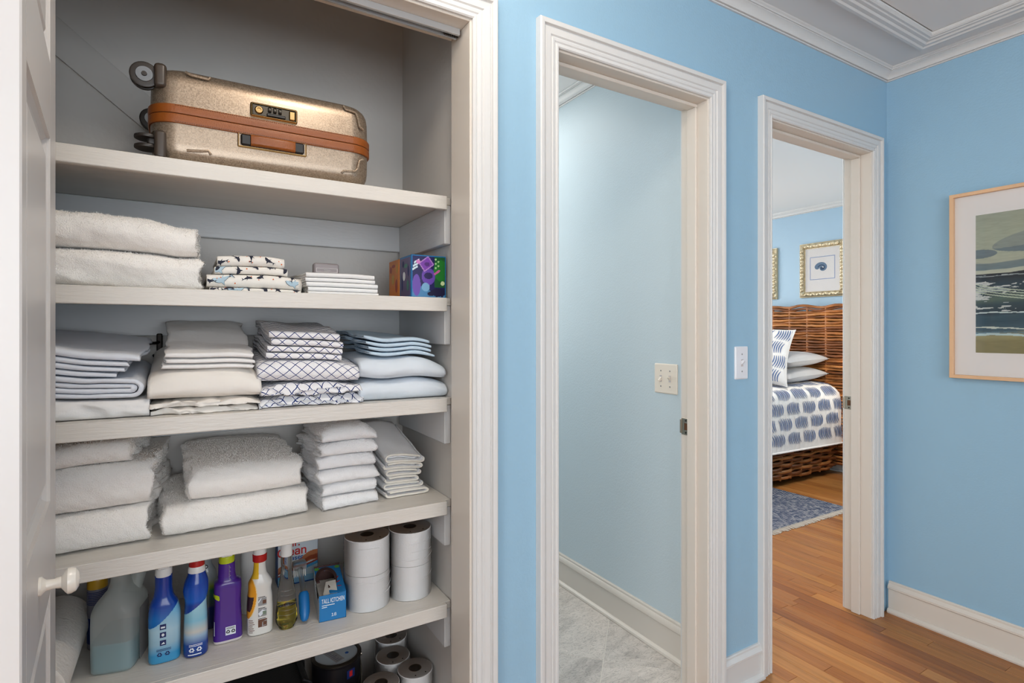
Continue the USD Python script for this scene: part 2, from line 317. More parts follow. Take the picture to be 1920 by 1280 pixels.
obj('gap_lining', cut(bx(HX0 - 0.01, HX1 + 0.01, HY0 - 0.01, HY1 + 0.01, ZC + 0.022, ZC + 0.06), bx(HX0 + 0.2, HX1 - 0.2, HY0 + 0.2, HY1 - 0.2, ZC, ZC + 0.05)), 'gap_dark', hx)

# ---- floors: oak strips along y, marble tiles set diagonally in the bathroom
rng = np.random.default_rng(7)
OAK = [(178, 118, 66), (166, 104, 54), (190, 132, 78), (172, 112, 64), (150, 92, 50), (184, 124, 68)]
for i, c in enumerate(OAK):
    base = np.array(srgb(*c)) * np.array([0.86, 0.84, 0.72])
    M[f'oak_{i}'] = usdkit.material(stage, f'/World/Looks/oak_{i}', {
        'tc': ('texture_coordinate', {}), 'oi': ('object_info', {}), 'cx': ('combine_xyz', {}), 'k': ('math', {'math_type': 'multiply', 'value2': 37.0}), 'ad': ('vector_math', {'math_type': 'add'}),
        'mp': ('mapping', {'scale': (42, 2.2, 30)}), 'n': ('noise_texture', {'scale': 1.0, 'detail': 5.0, 'roughness': 0.65, 'distortion': 0.6}),
        'r': ('rgb_ramp', {'ramp': [(0.28, tuple(base * 0.55)), (0.45, tuple(base * 0.92)), (0.6, tuple(base * 1.05)), (0.78, tuple(np.minimum(base * 1.25, 1)))]}),
        'b': ('bump', {'distance': 0.0004}), 'p': ('principled_bsdf', {'roughness': 0.30, 'specular_ior_level': 0.4})},
        [('oi.random', 'k.value1'), ('k.value', 'cx.x'), ('k.value', 'cx.y'), ('tc.object', 'ad.vector1'), ('cx.vector', 'ad.vector2'), ('ad.vector', 'mp.vector'), ('mp.vector', 'n.vector'), ('n.fac', 'r.fac'), ('r.color', 'p.base_color'), ('n.fac', 'b.height'), ('b.normal', 'p.normal')], surface='p.BSDF')
fl = thing('floor', kind='structure')
obj('subfloor', bx(-2.3, 5.1, -2.5, 4.9, -0.10, -0.012), 'gap_dark', fl, smooth=False)
W = 0.057; rest = [[], []]; x = 1.66; cnt = 0
def plank(x0, y0, y1): return bx(x0 + 0.0004, x0 + W - 0.0004, y0 + 0.0004, y1 - 0.0004, -0.012, 0.0, 0.0008)
while x < 4.98:
    y = -2.4 + rng.uniform(-0.6, 0)
    while y < 4.75:
        y1 = y + rng.uniform(0.4, 1.25)
        hidden = (YA < 0.5 * (y + y1) and x < 1.70)
        seen = (x < 4.35 and y < 2.75 and y1 > 0.55 and not (y < 0.6 and x < 1.9))
        if seen and cnt < 300:
            obj('plank', plank(x, y, y1), f'oak_{rng.choice(6, p=[.24, .16, .2, .2, .06, .14])}', fl, smooth=False); cnt += 1
        else: rest[rng.integers(2)].append(plank(x, y, y1))
        y = y1
    x += W
x = 1.66 - W
while x > -2.3:
    y = -2.4
    while y < (1.33 if x < 1.6 else 1.3):
        y1 = min(y + rng.uniform(0.5, 1.3), 1.33); rest[rng.integers(2)].append(plank(x, y, y1)); y = y1
    x -= W
obj('plank_field', rest[0], 'oak_0', fl, smooth=False, kind='stuff'); obj('plank_field', rest[1], 'oak_2', fl, smooth=False, kind='stuff')
for i, c in enumerate([(222, 214, 206), (214, 207, 200)]):
    b = np.array(srgb(*c))
    M[f'marble_{i}'] = usdkit.material(stage, f'/World/Looks/marble_{i}', {
        'tc': ('texture_coordinate', {}), 'mp': ('mapping', {'scale': (2.2, 5.0, 3.0), 'rotation': (0, 0, 0.5 + i * 0.9), 'location': (i * 3.1, i * 1.7, 0)}), 'n': ('noise_texture', {'scale': 2.0, 'detail': 8.0, 'roughness': 0.62, 'distortion': 1.6}),
        'n2': ('noise_texture', {'scale': 9.0, 'detail': 6.0, 'distortion': 2.0}), 's': ('math', {'math_type': 'subtract', 'value2': 0.5}), 'a': ('math', {'math_type': 'absolute'}),
        'r2': ('rgb_ramp', {'ramp': [(0.0, (0.55, 0.55, 0.55)), (0.025, (0.93, 0.93, 0.93)), (0.06, (1, 1, 1))]}),
        'r': ('rgb_ramp', {'ramp': [(0.3, tuple(b * 0.68)), (0.5, tuple(b * 0.93)), (0.7, tuple(b * 1.04))]}), 'mx': ('mix', {'mix_type': 'multiply', 'fac': 0.8}), 'p': ('principled_bsdf', {'roughness': 0.25})},
        [('tc.object', 'mp.vector'), ('mp.vector', 'n.vector'), ('mp.vector', 'n2.vector'), ('n2.fac', 's.value1'), ('s.value', 'a.value1'), ('a.value', 'r2.fac'), ('n.fac', 'r.fac'), ('r.color', 'mx.color1'), ('r2.color', 'mx.color2'), ('mx.color', 'p.base_color')], surface='p.BSDF')
mat('grout', srgb(226, 222, 214), 0.9)
tf = thing('floor_bathroom', kind='structure', loc=(1.2, 2.0, 0))
obj('grout_bed', bx(0.70, XW + 0.02, 1.32, 3.6, -0.012, 0.0015), 'grout', tf, smooth=False)
T = 0.61; c45 = math.sqrt(0.5); o = np.array([1.561, 1.80]); e1 = np.array([-c45, -c45]); e2 = np.array([c45, -c45]); area = sbox(0.72, 1.335, XW, 3.55)
for i in range(-5, 4):
    for j in range(-4, 5):
        q = o + e1 * (i * T + 0.30) + e2 * (j * T); P = Polygon([q + e1 * 0.002 + e2 * 0.002, q + e1 * (T - 0.002) + e2 * 0.002, q + e1 * (T - 0.002) + e2 * (T - 0.002), q + e1 * 0.002 + e2 * (T - 0.002)]).intersection(area)
        if P.area < 0.002 or P.geom_type != 'Polygon': continue
        obj('tile', trimesh.creation.extrude_polygon(P, 0.003, engine='manifold').apply_translation((0, 0, -0.0002)), f'marble_{(i + j) % 2}', tf, smooth=False)
# ------------------------------------------------------------------ closet door (bifold, folded out into the hall)
mat('door_white', srgb(210, 207, 205), 0.35)
d1 = thing('door_1', 'white panelled folding closet door standing open at the left', 'door', (-0.181, 1.03, 0), kind='structure')
fa, na = np.array([-0.2057, 1.270]), np.array([-0.157, 0.791]); du = (na - fa) / np.linalg.norm(na - fa); nn = np.array([-du[1], du[0]])   # du towards the camera, nn out of the visible face
if nn[0] < 0: nn = -nn
LW = np.linalg.norm(na - fa)
def on_door(v):                                     # (along, out, z) -> world
    v = np.asarray(v, float); return np.c_[fa[0] + du[0] * v[:, 0] + nn[0] * v[:, 1], fa[1] + du[1] * v[:, 0] + nn[1] * v[:, 1], v[:, 2]]
def leaf(off, sgn):
    s0, s1 = 0.115, LW - 0.045
    zs = [0.02, 0.16, 0.815, 0.965, 1.560, 1.685, 1.93, 2.0]
    T = lambda m: (on_door(np.c_[V(m)[0][:, 0], V(m)[0][:, 1] * sgn + off, V(m)[0][:, 2]]), V(m)[1] if sgn > 0 else V(m)[1][:, ::-1])
    par = d1
    for a, b in ((0.0, s0), (s1, LW)): obj('stile', T(bx(a, b, -0.034, 0, 0.02, 2.0, 0.002)), 'door_white', par)
    for a, b in ((zs[0], zs[1]), (zs[2], zs[3]), (zs[4], zs[5]), (zs[6], zs[7])): obj('rail', T(bx(s0, s1, -0.034, 0, a, b, 0.0)), 'door_white', par)
    for a, b in ((zs[1], zs[2]), (zs[3], zs[4]), (zs[5], zs[6])):
        rec = lambda i, y: [(s0 + i, y, a + i), (s1 - i, y, a + i), (s1 - i, y, b - i), (s0 + i, y, b - i)]
        obj('panel', T(loft([rec(-0.001, -0.030), rec(-0.001, -0.004), rec(0.006, -0.010), rec(0.012, -0.012), rec(0.018, -0.015), rec(0.036, -0.004), rec(0.038, -0.003)])), 'door_white', par, smooth=20)
leaf(0, 1)
leaf(-0.040, -1) if False else None
lf2 = thing('door_2', 'rear leaf of the white folding closet door', 'door', (-0.24, 1.03, 0), kind='structure')
obj('leaf', on_door(np.array(V(bx(0, LW, -0.074, -0.040, 0.02, 2.0, 0.002))[0])) if False else (on_door(V(bx(0, LW, -0.074, -0.040, 0.02, 2.0, 0.002))[0]), V(bx(0, LW, -0.074, -0.040, 0.02, 2.0, 0.002))[1]), 'trim_white', lf2)
mat('porcelain', srgb(236, 230, 220), 0.18)
kb = np.array([0.298, 0, 0.893])
prof = [(0.0, 0), (0.0125, 0), (0.0125, 0.003), (0.010, 0.005), (0.0075, 0.008), (0.0065, 0.016), (0.008, 0.024), (0.014, 0.028), (0.0175, 0.031), (0.0175, 0.035), (0.0155, 0.040), (0.010, 0.0435), (0.0, 0.0445)]
v, f = lathe(prof, (0, 0, 0), 32, 'y'); obj('door_knob', (on_door(v + kb), f), 'porcelain', d1, label='round white porcelain knob')

# ------------------------------------------------------------------ closet shelves on cleats
SZ = [1.620, 1.337, 1.057, 0.770, 0.484]
SL = ['white painted closet shelf carrying the suitcase, the highest', 'white closet shelf carrying the two thick towels and the toy boxes', 'white closet shelf carrying the folded bed sheets', 'white closet shelf carrying the stacks of white bath towels', 'white closet shelf carrying the cleaning bottles, the lowest']
for z, lab in zip(SZ, SL):
    s = thing('closet_shelf', lab, 'shelf', (0.04, 1.6, z - 0.036))
    obj('board', bx(-0.558, XS - 0.001, YF + 0.001, YC - 0.001, z - 0.020, z, 0.0012), 'shelf_white', s)
    obj('nosing', bx(-0.558, XS - 0.019, YF - 0.016, YF + 0.0005, z - 0.037, z + 0.0005, 0.0015), 'shelf_white', s)
    obj('cleat', bx(XS - 0.0195, XS - 0.0005, YF + 0.002, YC - 0.021, z - 0.130, z - 0.0205, 0.002), 'closet_white', s)
    obj('cleat', bx(-0.558, XS - 0.0005, YC - 0.0205, YC - 0.0005, z - 0.105, z - 0.0205, 0.002), 'closet_white', s)

# ------------------------------------------------------------------ suitcase
M['shell'] = usdkit.material(stage, '/World/Looks/shell', {
    'tc': ('texture_coordinate', {}), 'v': ('voronoi_texture', {'scale': 420.0, 'randomness': 0.55}), 'n': ('noise_texture', {'scale': 6.0}),
    'r': ('rgb_ramp', {'ramp': [(0.0, srgb(150, 132, 114)), (1.0, srgb(180, 162, 142))]}), 'rr': ('map_range', {'to_min': 0.28, 'to_max': 0.42}),
    'b': ('bump', {'distance': 0.0005}), 'p': ('principled_bsdf', {'metallic': 0.7, 'roughness': 0.34, 'coat_weight': 0.3, 'coat_roughness': 0.2})},
    [('tc.object', 'v.vector'), ('v.color', 'r.fac'), ('r.color', 'p.base_color'), ('v.color', 'b.height'), ('b.normal', 'p.normal'), ('v.color', 'rr.value'), ('rr.result', 'p.roughness')], surface='p.BSDF')
mat('tan_leather', srgb(140, 74, 20), 0.38, bump=0.0004, bscale=300, var=0.10, vscale=8)
mat('wheel_black', srgb(46, 40, 36), 0.4)
mat('housing_brown', srgb(66, 56, 48), 0.35)
mat('hub_grey', srgb(128, 132, 136), 0.3, metal=0.6)
mat('brass', srgb(190, 160, 110), 0.25, metal=1.0)
mat('black_plastic', srgb(24, 24, 26), 0.35)
mat('stitch', srgb(96, 58, 28), 0.7)
def rrect(hx, hy, r, n=8):
    P = []
    for (sx, sy, a0) in ((1, 1, 0), (-1, 1, 90), (-1, -1, 180), (1, -1, 270)):
        for q in np.linspace(0, 90, n):
            a = math.radians(a0 + q); P.append((sx * (hx - r) + r * math.cos(a), sy * (hy - r) + r * math.sin(a)))
    return np.array(P)
sc = thing('suitcase', 'champgne'.replace('champgne', 'champagne') + ' hard-shell suitcase with tan leather trim lying on its side', 'suitcase', (0.1735, 1.59, 1.6205))
SX, SY, hx, hy = 0.1735, 1.597, 0.2475, 0.170
zm, ztop, zbot = 1.7305, 1.844, 1.6215
def shell(levels):
    R = []
    for z, ins, r in levels: R.append(np.c_[rrect(hx - ins, hy - ins, max(r, 0.012)) + (SX, SY), np.full(32, z)])
    return loft(R)
prof = [(0.0, 0), (0.02, 0.001), (0.065, 0.002), (0.080, 0.004), (0.092, 0.009), (0.101, 0.018), (0.108, 0.032), (0.111, 0.045)]
up = shell([(zm + 0.002 + a * (ztop - zm) / 0.113, b, 0.055 - b * 0.5) for a, b in prof] + [(ztop, 0.06, 0.03)])
lo = shell([(zbot, 0.06, 0.03)] + [(zm - 0.002 - a * (zm - zbot) / 0.113, b, 0.055 - b * 0.5) for a, b in prof[::-1]])
notch = [rbox(SX - hx - 0.05, SX - hx + 0.022, SY - hy - 0.05, SY - hy + 0.060, a, b, 0.012) for a, b in ((1.792, 1.90), (1.56, 1.692))] + [rbox(SX - hx - 0.05, SX - hx + 0.022, SY + hy - 0.060, SY + hy + 0.05, a, b, 0.012) for a, b in ((1.792, 1.90), (1.56, 1.692))]
uo = obj('upper_shell', cut(up, notch[0], notch[2]), 'shell', sc, smooth=40)
lw = obj('lower_shell', cut(lo, notch[1], notch[3]), 'shell', sc, smooth=40)
obj('ribbed_lining', shell([(1.628, 0.07, .02), (1.650, 0.03, .03), (1.815, 0.03, .03), (1.835, 0.07, .02)]), 'housing_brown', sc)
def band(z0, z1, out): return loft([np.c_[rrect(hx + o, hy + o, 0.055 + o) + (SX, SY), np.full(32, z)] for z, o in ((z0, -0.01), (z0, out - 0.0015), (z0 + 0.002, out), (z1 - 0.002, out), (z1, out - 0.0015), (z1, -0.01))])
for a, b in ((1.7095, 1.7298), (1.7312, 1.7505)):
    lb = obj('leather_band', band(a, b, 0.004), 'tan_leather', sc, smooth=40)
    zz = a + 0.0025 if a < 1.72 else b - 0.0025
    st = [bx(SX - hx + 0.05 + k * 0.0045, SX - hx + 0.0525 + k * 0.0045, SY - hy - 0.0047, SY - hy - 0.0035, zz - 0.0005, zz + 0.0005) for k in range(88)]
    obj('stitching', st, 'stitch', lb, smooth=False, kind='stuff')
obj('zip_line', band(1.7296, 1.7314, 0.001), 'gap_dark', sc, smooth=40)
fy = SY - hy
# raised corner ridges on the front of the shells
def ridge(pts, par): obj('corner_ridge', tube([(x, fy - 0.0005 + o, z) for x, z, o in pts], 0.0032, 8), 'shell', par, smooth=40)
ridge([(SX + hx - 0.075, 1.826, 0.003), (SX + hx - 0.070, 1.818, 0.002), (SX + hx - 0.045, 1.815, 0.002), (SX + hx - 0.040, 1.805, 0.002), (SX + hx - 0.034, 1.780, 0.002), (SX + hx - 0.024, 1.774, 0.004)], uo)
ridge([(SX - hx + 0.070, 1.829, 0.006), (SX - hx + 0.080, 1.824, 0.003), (SX - hx + 0.115, 1.822, 0.003), (SX - hx + 0.118, 1.827, 0.005)], uo)
ridge([(SX + hx - 0.080, 1.652, 0.003), (SX + hx - 0.075, 1.658, 0.002), (SX + hx - 0.046, 1.661, 0.002), (SX + hx - 0.039, 1.668, 0.002), (SX + hx - 0.034, 1.690, 0.002), (SX + hx - 0.024, 1.696, 0.004)], lw)
ridge([(SX - hx + 0.072, 1.652, 0.003), (SX - hx + 0.10, 1.655, 0.003), (SX - hx + 0.115, 1.658, 0.003), (SX - hx + 0.120, 1.650, 0.004)], lw)
# lock plate
lk = obj('lock', bx(0.130, 0.230, fy - 0.004, fy + 0.012, 1.757, 1.786, 0.003), 'dark_steel', sc, label='brass combination lock set in a dark plate')
obj('lock_frame', cut(bx(0.1275, 0.2325, fy - 0.006, fy + 0.012, 1.7545, 1.7885, 0.003), bx(0.131, 0.229, fy - 0.1, fy + 0.1, 1.758, 1.785)), 'brass', lk)
obj('key_dial', lathe([(0, 0.008), (0.0095, 0.008), (0.0095, 0.001), (0.0075, -0.002), (0.0045, -0.002), (0.004, 0.0), (0.0, 0.0)][::-1], (0.146, fy - 0.006, 1.7715), 24, 'y'), 'brass', lk)
for k in range(3): obj('number_wheel', lathe([(0.006, 0), (0.0068, 0.001), (0.0068, 0.006), (0.006, 0.007)], (0.166 + k * 0.0115, fy - 0.003, 1.776), 16, 'x'), 'dark_steel', lk)
obj('slide_button', bx(0.163, 0.205, fy - 0.008, fy - 0.003, 1.760, 1.767, 0.0015), 'black_plastic', lk)
obj('latch', bx(0.213, 0.227, fy - 0.008, fy - 0.003, 1.760, 1.782, 0.002), 'brass', lk)
# side handle
hd = obj('carry_handle', loft([np.c_[np.full(16, x), fy - 0.003 - d + rrect(0.0075, 0.013, 0.006, 4)[:, 0], 1.6955 + rrect(0.0075, 0.013, 0.006, 4)[:, 1]] for x, d in ((0.128, 0.001), (0.135, 0.003), (0.150, 0.0045), (0.190, 0.005), (0.205, 0.0045), (0.220, 0.003), (0.227, 0.001))]), 'tan_leather', sc, label='tan leather side handle')
for a, b in ((0.107, 0.130), (0.225, 0.248)): obj('handle_end', bx(a, b, fy - 0.007, fy + 0.006, 1.6825, 1.7085, 0.003), 'black_plastic', hd)
obj('handle_frame', cut(bx(0.1005, 0.2545, fy - 0.003, fy + 0.008, 1.678, 1.713, 0.002), bx(0.1035, 0.2515, fy - 0.1, fy + 0.1, 1.681, 1.710)), 'brass', sc)
# four twin casters at the left end
for (yy, zz, ry) in ((fy + 0.024, 1.803, 0), (SY + hy - 0.024, 1.803, 0), (fy + 0.024, 1.664, 1), (SY + hy - 0.024, 1.664, 1)):
    wh = obj('wheel', [lathe([(0.004, -0.0045), (0.024, -0.0045), (0.0275, -0.003), (0.028, 0), (0.0275, 0.003), (0.024, 0.0045), (0.004, 0.0045)], (SX - hx - 0.008, yy + s * 0.008, zz + 0.006), 32, 'y') if not ry else lathe([(0.004, -0.0045), (0.021, -0.0045), (0.024, -0.003), (0.0245, 0), (0.024, 0.003), (0.021, 0.0045), (0.004, 0.0045)], (SX - hx - 0.004, yy + 0.006, zz + s * 0.011), 32, 'z') for s in (-1, 1)], 'wheel_black', sc)
    cx = SX - hx - (0.008 if not ry else 0.004)
    obj('hub', lathe([(0, -0.0015), (0.016, -0.0015), (0.017, 0.0), (0.017, 0.004)], (cx, yy - 0.013, zz + 0.006), 24, 'y') if not ry else lathe([(0, -0.0045), (0.010, -0.0045), (0.010, 0.0045), (0, 0.0045)], (cx, yy + 0.006, zz + 0.013), 24, 'z'), 'hub_grey' if not ry else 'dark_steel', wh)
    if not ry: obj('hub_cap', lathe([(0, -0.004), (0.005, -0.004), (0.006, 0.0), (0.006, 0.004)], (cx, yy - 0.013, zz + 0.006), 20, 'y'), 'wheel_black', wh)
    obj('caster_arm', rbox(cx, SX - hx + 0.022, yy - 0.009, yy + 0.009, zz - 0.008, zz + 0.012, 0.006, 10), 'wheel_black', sc)
    ho = (1.785, 1.838) if not ry else (1.626, 1.690)
    obj('wheel_housing', rbox(SX - hx + 0.010, SX - hx + 0.034, (fy + 0.001) if yy < SY else (SY + hy - 0.055), (fy + 0.055) if yy < SY else (SY + hy - 0.001), *ho, 0.008, 10), 'housing_brown', sc)
# ------------------------------------------------------------------ folded cloth
mat('terry', srgb(246, 243, 239), 0.95, bump=0.0014, bscale=380, spec=0.1)
mat('terry_fine', srgb(244, 244, 245), 0.95, bump=0.0010, bscale=420, spec=0.1)
mat('sheet_white', srgb(240, 239, 238), 0.85, bump=0.0010, bscale=60, spec=0.2)
mat('sheet_cool', srgb(228, 233, 242), 0.85, bump=0.0010, bscale=60, spec=0.2)
mat('sheet_cream', srgb(240, 235, 228), 0.85, bump=0.0012, bscale=45, spec=0.2)
mat('sheet_blue', srgb(200, 221, 238), 0.8, bump=0.0008, bscale=60, spec=0.2)
mat('sheet_paleblue', srgb(222, 231, 240), 0.8, bump=0.0010, bscale=60, spec=0.2)
mat('case_white', srgb(238, 238, 238), 0.85, bump=0.0006, bscale=80, spec=0.2)
mat('shark_cream', srgb(238, 234, 227), 0.85, bump=0.0008, bscale=70, spec=0.2)
mat('print_navy', srgb(38, 42, 58), 0.85); mat('print_sky', srgb(176, 200, 214), 0.85); mat('print_orange', srgb(216, 112, 66), 0.85)
mat('hem_cream', srgb(232, 228, 218), 0.9)
P_ = 0.0285                                          # lattice print: lines where cos(u) + cos(v) is near 0
M['trellis'] = usdkit.material(stage, '/World/Looks/trellis', {
    'uv': ('texture_coordinate', {}), 'sp': ('separate_xyz', {}), 'n': ('noise_texture', {'scale': 60.0, 'detail': 1.0}),
    'u': ('math', {'math_type': 'multiply', 'value2': math.pi / P_}), 'v': ('math', {'math_type': 'multiply', 'value2': math.pi / P_}),
    'pu': ('math', {'math_type': 'add'}), 'mi': ('math', {'math_type': 'subtract'}), 'cu': ('math', {'math_type': 'cosine'}), 'cv': ('math', {'math_type': 'cosine'}), 'au': ('math', {'math_type': 'absolute'}), 'av': ('math', {'math_type': 'absolute'}), 'a': ('math', {'math_type': 'smoothmin', 'value3': 0.10}),
    'r': ('rgb_ramp', {'ramp': [(0.0, srgb(44, 62, 118)), (0.105, srgb(50, 68, 122)), (0.16, srgb(240, 240, 243)), (1.0, srgb(242, 242, 244))]}),
    'bn': ('noise_texture', {'scale': 70.0, 'detail': 3.0}), 'b': ('bump', {'distance': 0.0010}), 'p': ('principled_bsdf', {'roughness': 0.85, 'specular_ior_level': 0.2})},
    [('uv.UV', 'sp.vector'), ('sp.x', 'u.value1'), ('sp.y', 'v.value1'), ('u.value', 'pu.value1'), ('v.value', 'pu.value2'), ('u.value', 'mi.value1'), ('v.value', 'mi.value2'), ('pu.value', 'cu.value1'), ('mi.value', 'cv.value1'), ('cu.value', 'au.value1'), ('cv.value', 'av.value1'), ('au.value', 'a.value1'), ('av.value', 'a.value2'), ('a.value', 'r.fac'), ('r.color', 'p.base_color'), ('uv.object', 'bn.vector'), ('bn.fac', 'b.height'), ('b.normal', 'p.normal')], surface='p.BSDF')

def resample(P, step):
    P = np.vstack([P, P[:1]]); s = np.r_[0, np.cumsum(np.linalg.norm(np.diff(P, axis=0), axis=1))]; n = max(12, int(s[-1] / step))
    q = np.linspace(0, s[-1], n, endpoint=False); return np.c_[np.interp(q, s, P[:, 0]), np.interp(q, s, P[:, 1])], q
def folds(yf, yb, z0, z1, n, rad=0.02, gap=0.05, step=0.006):
    """Nested U folds, seen in the (y, z) plane, their bends towards yf: a list of closed outlines."""
    Hh = z1 - z0; t = Hh / (2 * n); zc = (z0 + z1) / 2; out = []
    for k in range(n):
        h = Hh / 2 - (k + 0.5) * t; y = yf + (k + 0.5) * t; r = min(h, max(rad - k * t, t * 0.5)); path = [(yb - 0.004 * (k % 2), zc + h)]
        for a in np.linspace(90, 180, 7): path.append((y + r + r * math.cos(math.radians(a)), zc + h - r + r * math.sin(math.radians(a))))
        for a in np.linspace(180, 270, 7): path.append((y + r + r * math.cos(math.radians(a)), zc - h + r + r * math.sin(math.radians(a))))
        path.append((yb - 0.004 * (k % 2), zc - h))
        g = LineString(path).buffer(t * (0.5 - gap), quad_segs=4)
        e = np.array(g.exterior.coords)[:-1]
        if area2(e) < 0: e = e[::-1]
        e = np.roll(e, -int(np.argmax(e[:, 0] + 0.01 * (e[:, 1] - zc))), 0); out.append(resample(e, step))
    return out
def cloth(x0, x1, yf, yb, z0, z1, n=2, rad=0.02, gap=0.05, step=0.006, xstep=0.01, warp=None, jit=0.003, seed=0, axis='x', sag=0.0, puff=0.0, pf=0.0, wr=0.0, wrs=(14, 14, 40), fluff=0.0, ends=0.0):
    """A folded cloth between x0 and x1 whose folds face yf (axis 'y': folded about the y direction instead, the folds facing x0).
    puff: how far the thickness falls off to the ends; wr: wrinkle height; fluff: tufts; ends: ragged ends."""
    rg = np.random.default_rng(seed); vs, fs, uv, o = [], [], [], 0
    for k, (q, s) in enumerate(folds(yf, yb, z0, z1, n, rad, gap, step)):
        a, b = x0 + rg.uniform(0, jit) * (k > 0), x1 - rg.uniform(0, jit) * (k > 0)
        m = max(3, int((b - a) / xstep)); xs = np.linspace(a, b, m)
        v, f = loft([np.c_[np.full(len(q), x), q] for x in xs], tri(q)); vs.append(v); fs.append(f + o); o += len(v)
        uv.append(np.c_[v[:, 0], np.tile(s, m)])
    v, f, uv = np.vstack(vs), np.vstack(fs), np.vstack(uv)
    zc = (z0 + z1) / 2; Hh = z1 - z0; xr = np.clip((v[:, 0] - (x0 + x1) / 2) / ((x1 - x0) / 2), -1, 1); yr = np.clip((v[:, 1] - (yf + yb) / 2) / ((yb - yf) / 2), -1, 1)
    if puff: v[:, 2] = z0 + (v[:, 2] - z0) * (1 - puff * np.abs(xr) ** 4) * (1 - 0.5 * puff * np.abs(yr) ** 6)
    if pf: v[:, 1] -= pf * (1 - xr ** 2) * np.clip(1 - yr, 0, 2) / 2
    if ends:
        e = noise3(np.c_[v[:, 1], v[:, 2] * 2, v[:, 0] * 0], 26, seed + 5); v[:, 0] += ends * e * np.abs(xr) ** 3
    if sag: v[:, 2] += sag * (v[:, 2] - z0) / Hh * (noise3(v * (1, 1, 0.2), 7, seed) * 2)
    if wr:
        w = np.abs(noise3(v * np.array(wrs) + noise3(v, 9, seed + 3)[:, None] * 1.5, 1, seed + 1)) * 2; w2 = np.abs(noise3(v * np.array(wrs) * 2.1, 1, seed + 9)) * 2
        amt = wr * (w - 0.5 + 0.4 * (w2 - 0.5)); front = np.clip(-yr * 1.5, 0, 1)
        v[:, 1] += amt * front * 1.2; v[:, 2] += amt * (1 - 0.3 * front) * (v[:, 2] > z0 + 0.15 * Hh)
    if fluff: v += fluff * np.stack([noise3(v, 90, 31), noise3(v, 95, 32), noise3(v, 100, 33)], 1) * (v[:, 2:] > z0 + 0.002)
    v[:, 2] = np.clip(v[:, 2], z0, z1)
    if axis == 'y': v = np.c_[-v[:, 1], v[:, 0], v[:, 2]]
    if warp is not None: v = warp(v)
    return (v, f), uv
def put(name, label, cat, group, m, mt, uv=None, loc=None, hem=None):
    (v, f) = m; lo, hi = v.min(0), v.max(0); loc = ((lo[0] + hi[0]) / 2, (lo[1] + hi[1]) / 2, lo[2])
    o = obj(name, m, mt, '/World', True, uv=uv, label=label, cat=cat, group=group, loc=loc)
    if mt.startswith('terry'):
        x0 = max(lo[0], -0.30); vis = lambda P, N: (P[:, 0] > -0.29) & (P[:, 1] < hi[1] - 0.06) & (N[:, 2] > -0.75)
        fuzz(o, m, mt, 58000 if mt == 'terry' else 30000, 0.0036 if mt == 'terry' else 0.0030, 0.0006, len(USED), vis)
    return o

# --- shelf 2: two thick towels
z = SZ[1] + 0.0008
def wt(v):
    v = v.copy(); k = np.clip((v[:, 2] - SZ[1]) / 0.16, 0, 1); v[:, 2] += k * (0.010 * np.exp(-((v[:, 0] + 0.16) / 0.10) ** 2) - 0.006 * np.exp(-((v[:, 0] + 0.02) / 0.03) ** 2) + 0.008 * noise3(v * (1, 1, 0.2), 16, 2)); v[:, 1] += 0.006 * noise3(v, 30, 3); return v
m, _ = cloth(-0.37, 0.026, 1.445, 1.785, z, z + 0.080, 2, rad=0.034, fluff=0.0036, ends=0.022, seed=3, pf=0.008, wr=0.008, wrs=(6, 6, 14), warp=wt, xstep=0.006)
put('bath_towel', 'thick white bath towel under another on the upper linen shelf', 'towel', 'folded towels', m, 'terry')
m, _ = cloth(-0.37, 0.021, 1.447, 1.785, z + 0.0795, z + 0.156, 2, rad=0.036, fluff=0.0036, ends=0.022, seed=8, pf=0.008, wr=0.008, wrs=(6, 6, 14), puff=0.08, warp=wt, xstep=0.006)
put('bath_towel', 'thick white bath towel on top of the upper linen shelf pair', 'towel', 'folded towels', m, 'terry')

# --- shelf 2: whale print sheets
def whale(w, ph=0.0):
    t = np.linspace(0, 1, 16); half = 0.16 * w * np.sin(np.pi * t ** 0.75) ** 0.8; yy = 0.18 * w * np.sin(np.pi * t + ph)
    b = Polygon(np.vstack([np.c_[t * w, yy + half], np.c_[t * w, yy - half][::-1]])).buffer(0)
    tail = Polygon([(w * 0.95, yy[-1]), (w * 1.22, yy[-1] + 0.20 * w), (w * 1.10, yy[-1]), (w * 1.22, yy[-1] - 0.20 * w)]).buffer(0)
    fin = Polygon([(0.35 * w, yy[6]), (0.62 * w, yy[9] - 0.02 * w), (0.62 * w, yy[9] + 0.40 * w)]).buffer(0)
    return affinity.translate(b.union(tail).union(fin).union(Polygon([(0.4 * w, yy[6]), (0.55 * w, yy[8]), (0.66 * w, yy[9] - 0.38 * w)]).buffer(0)), -w / 2, 0)
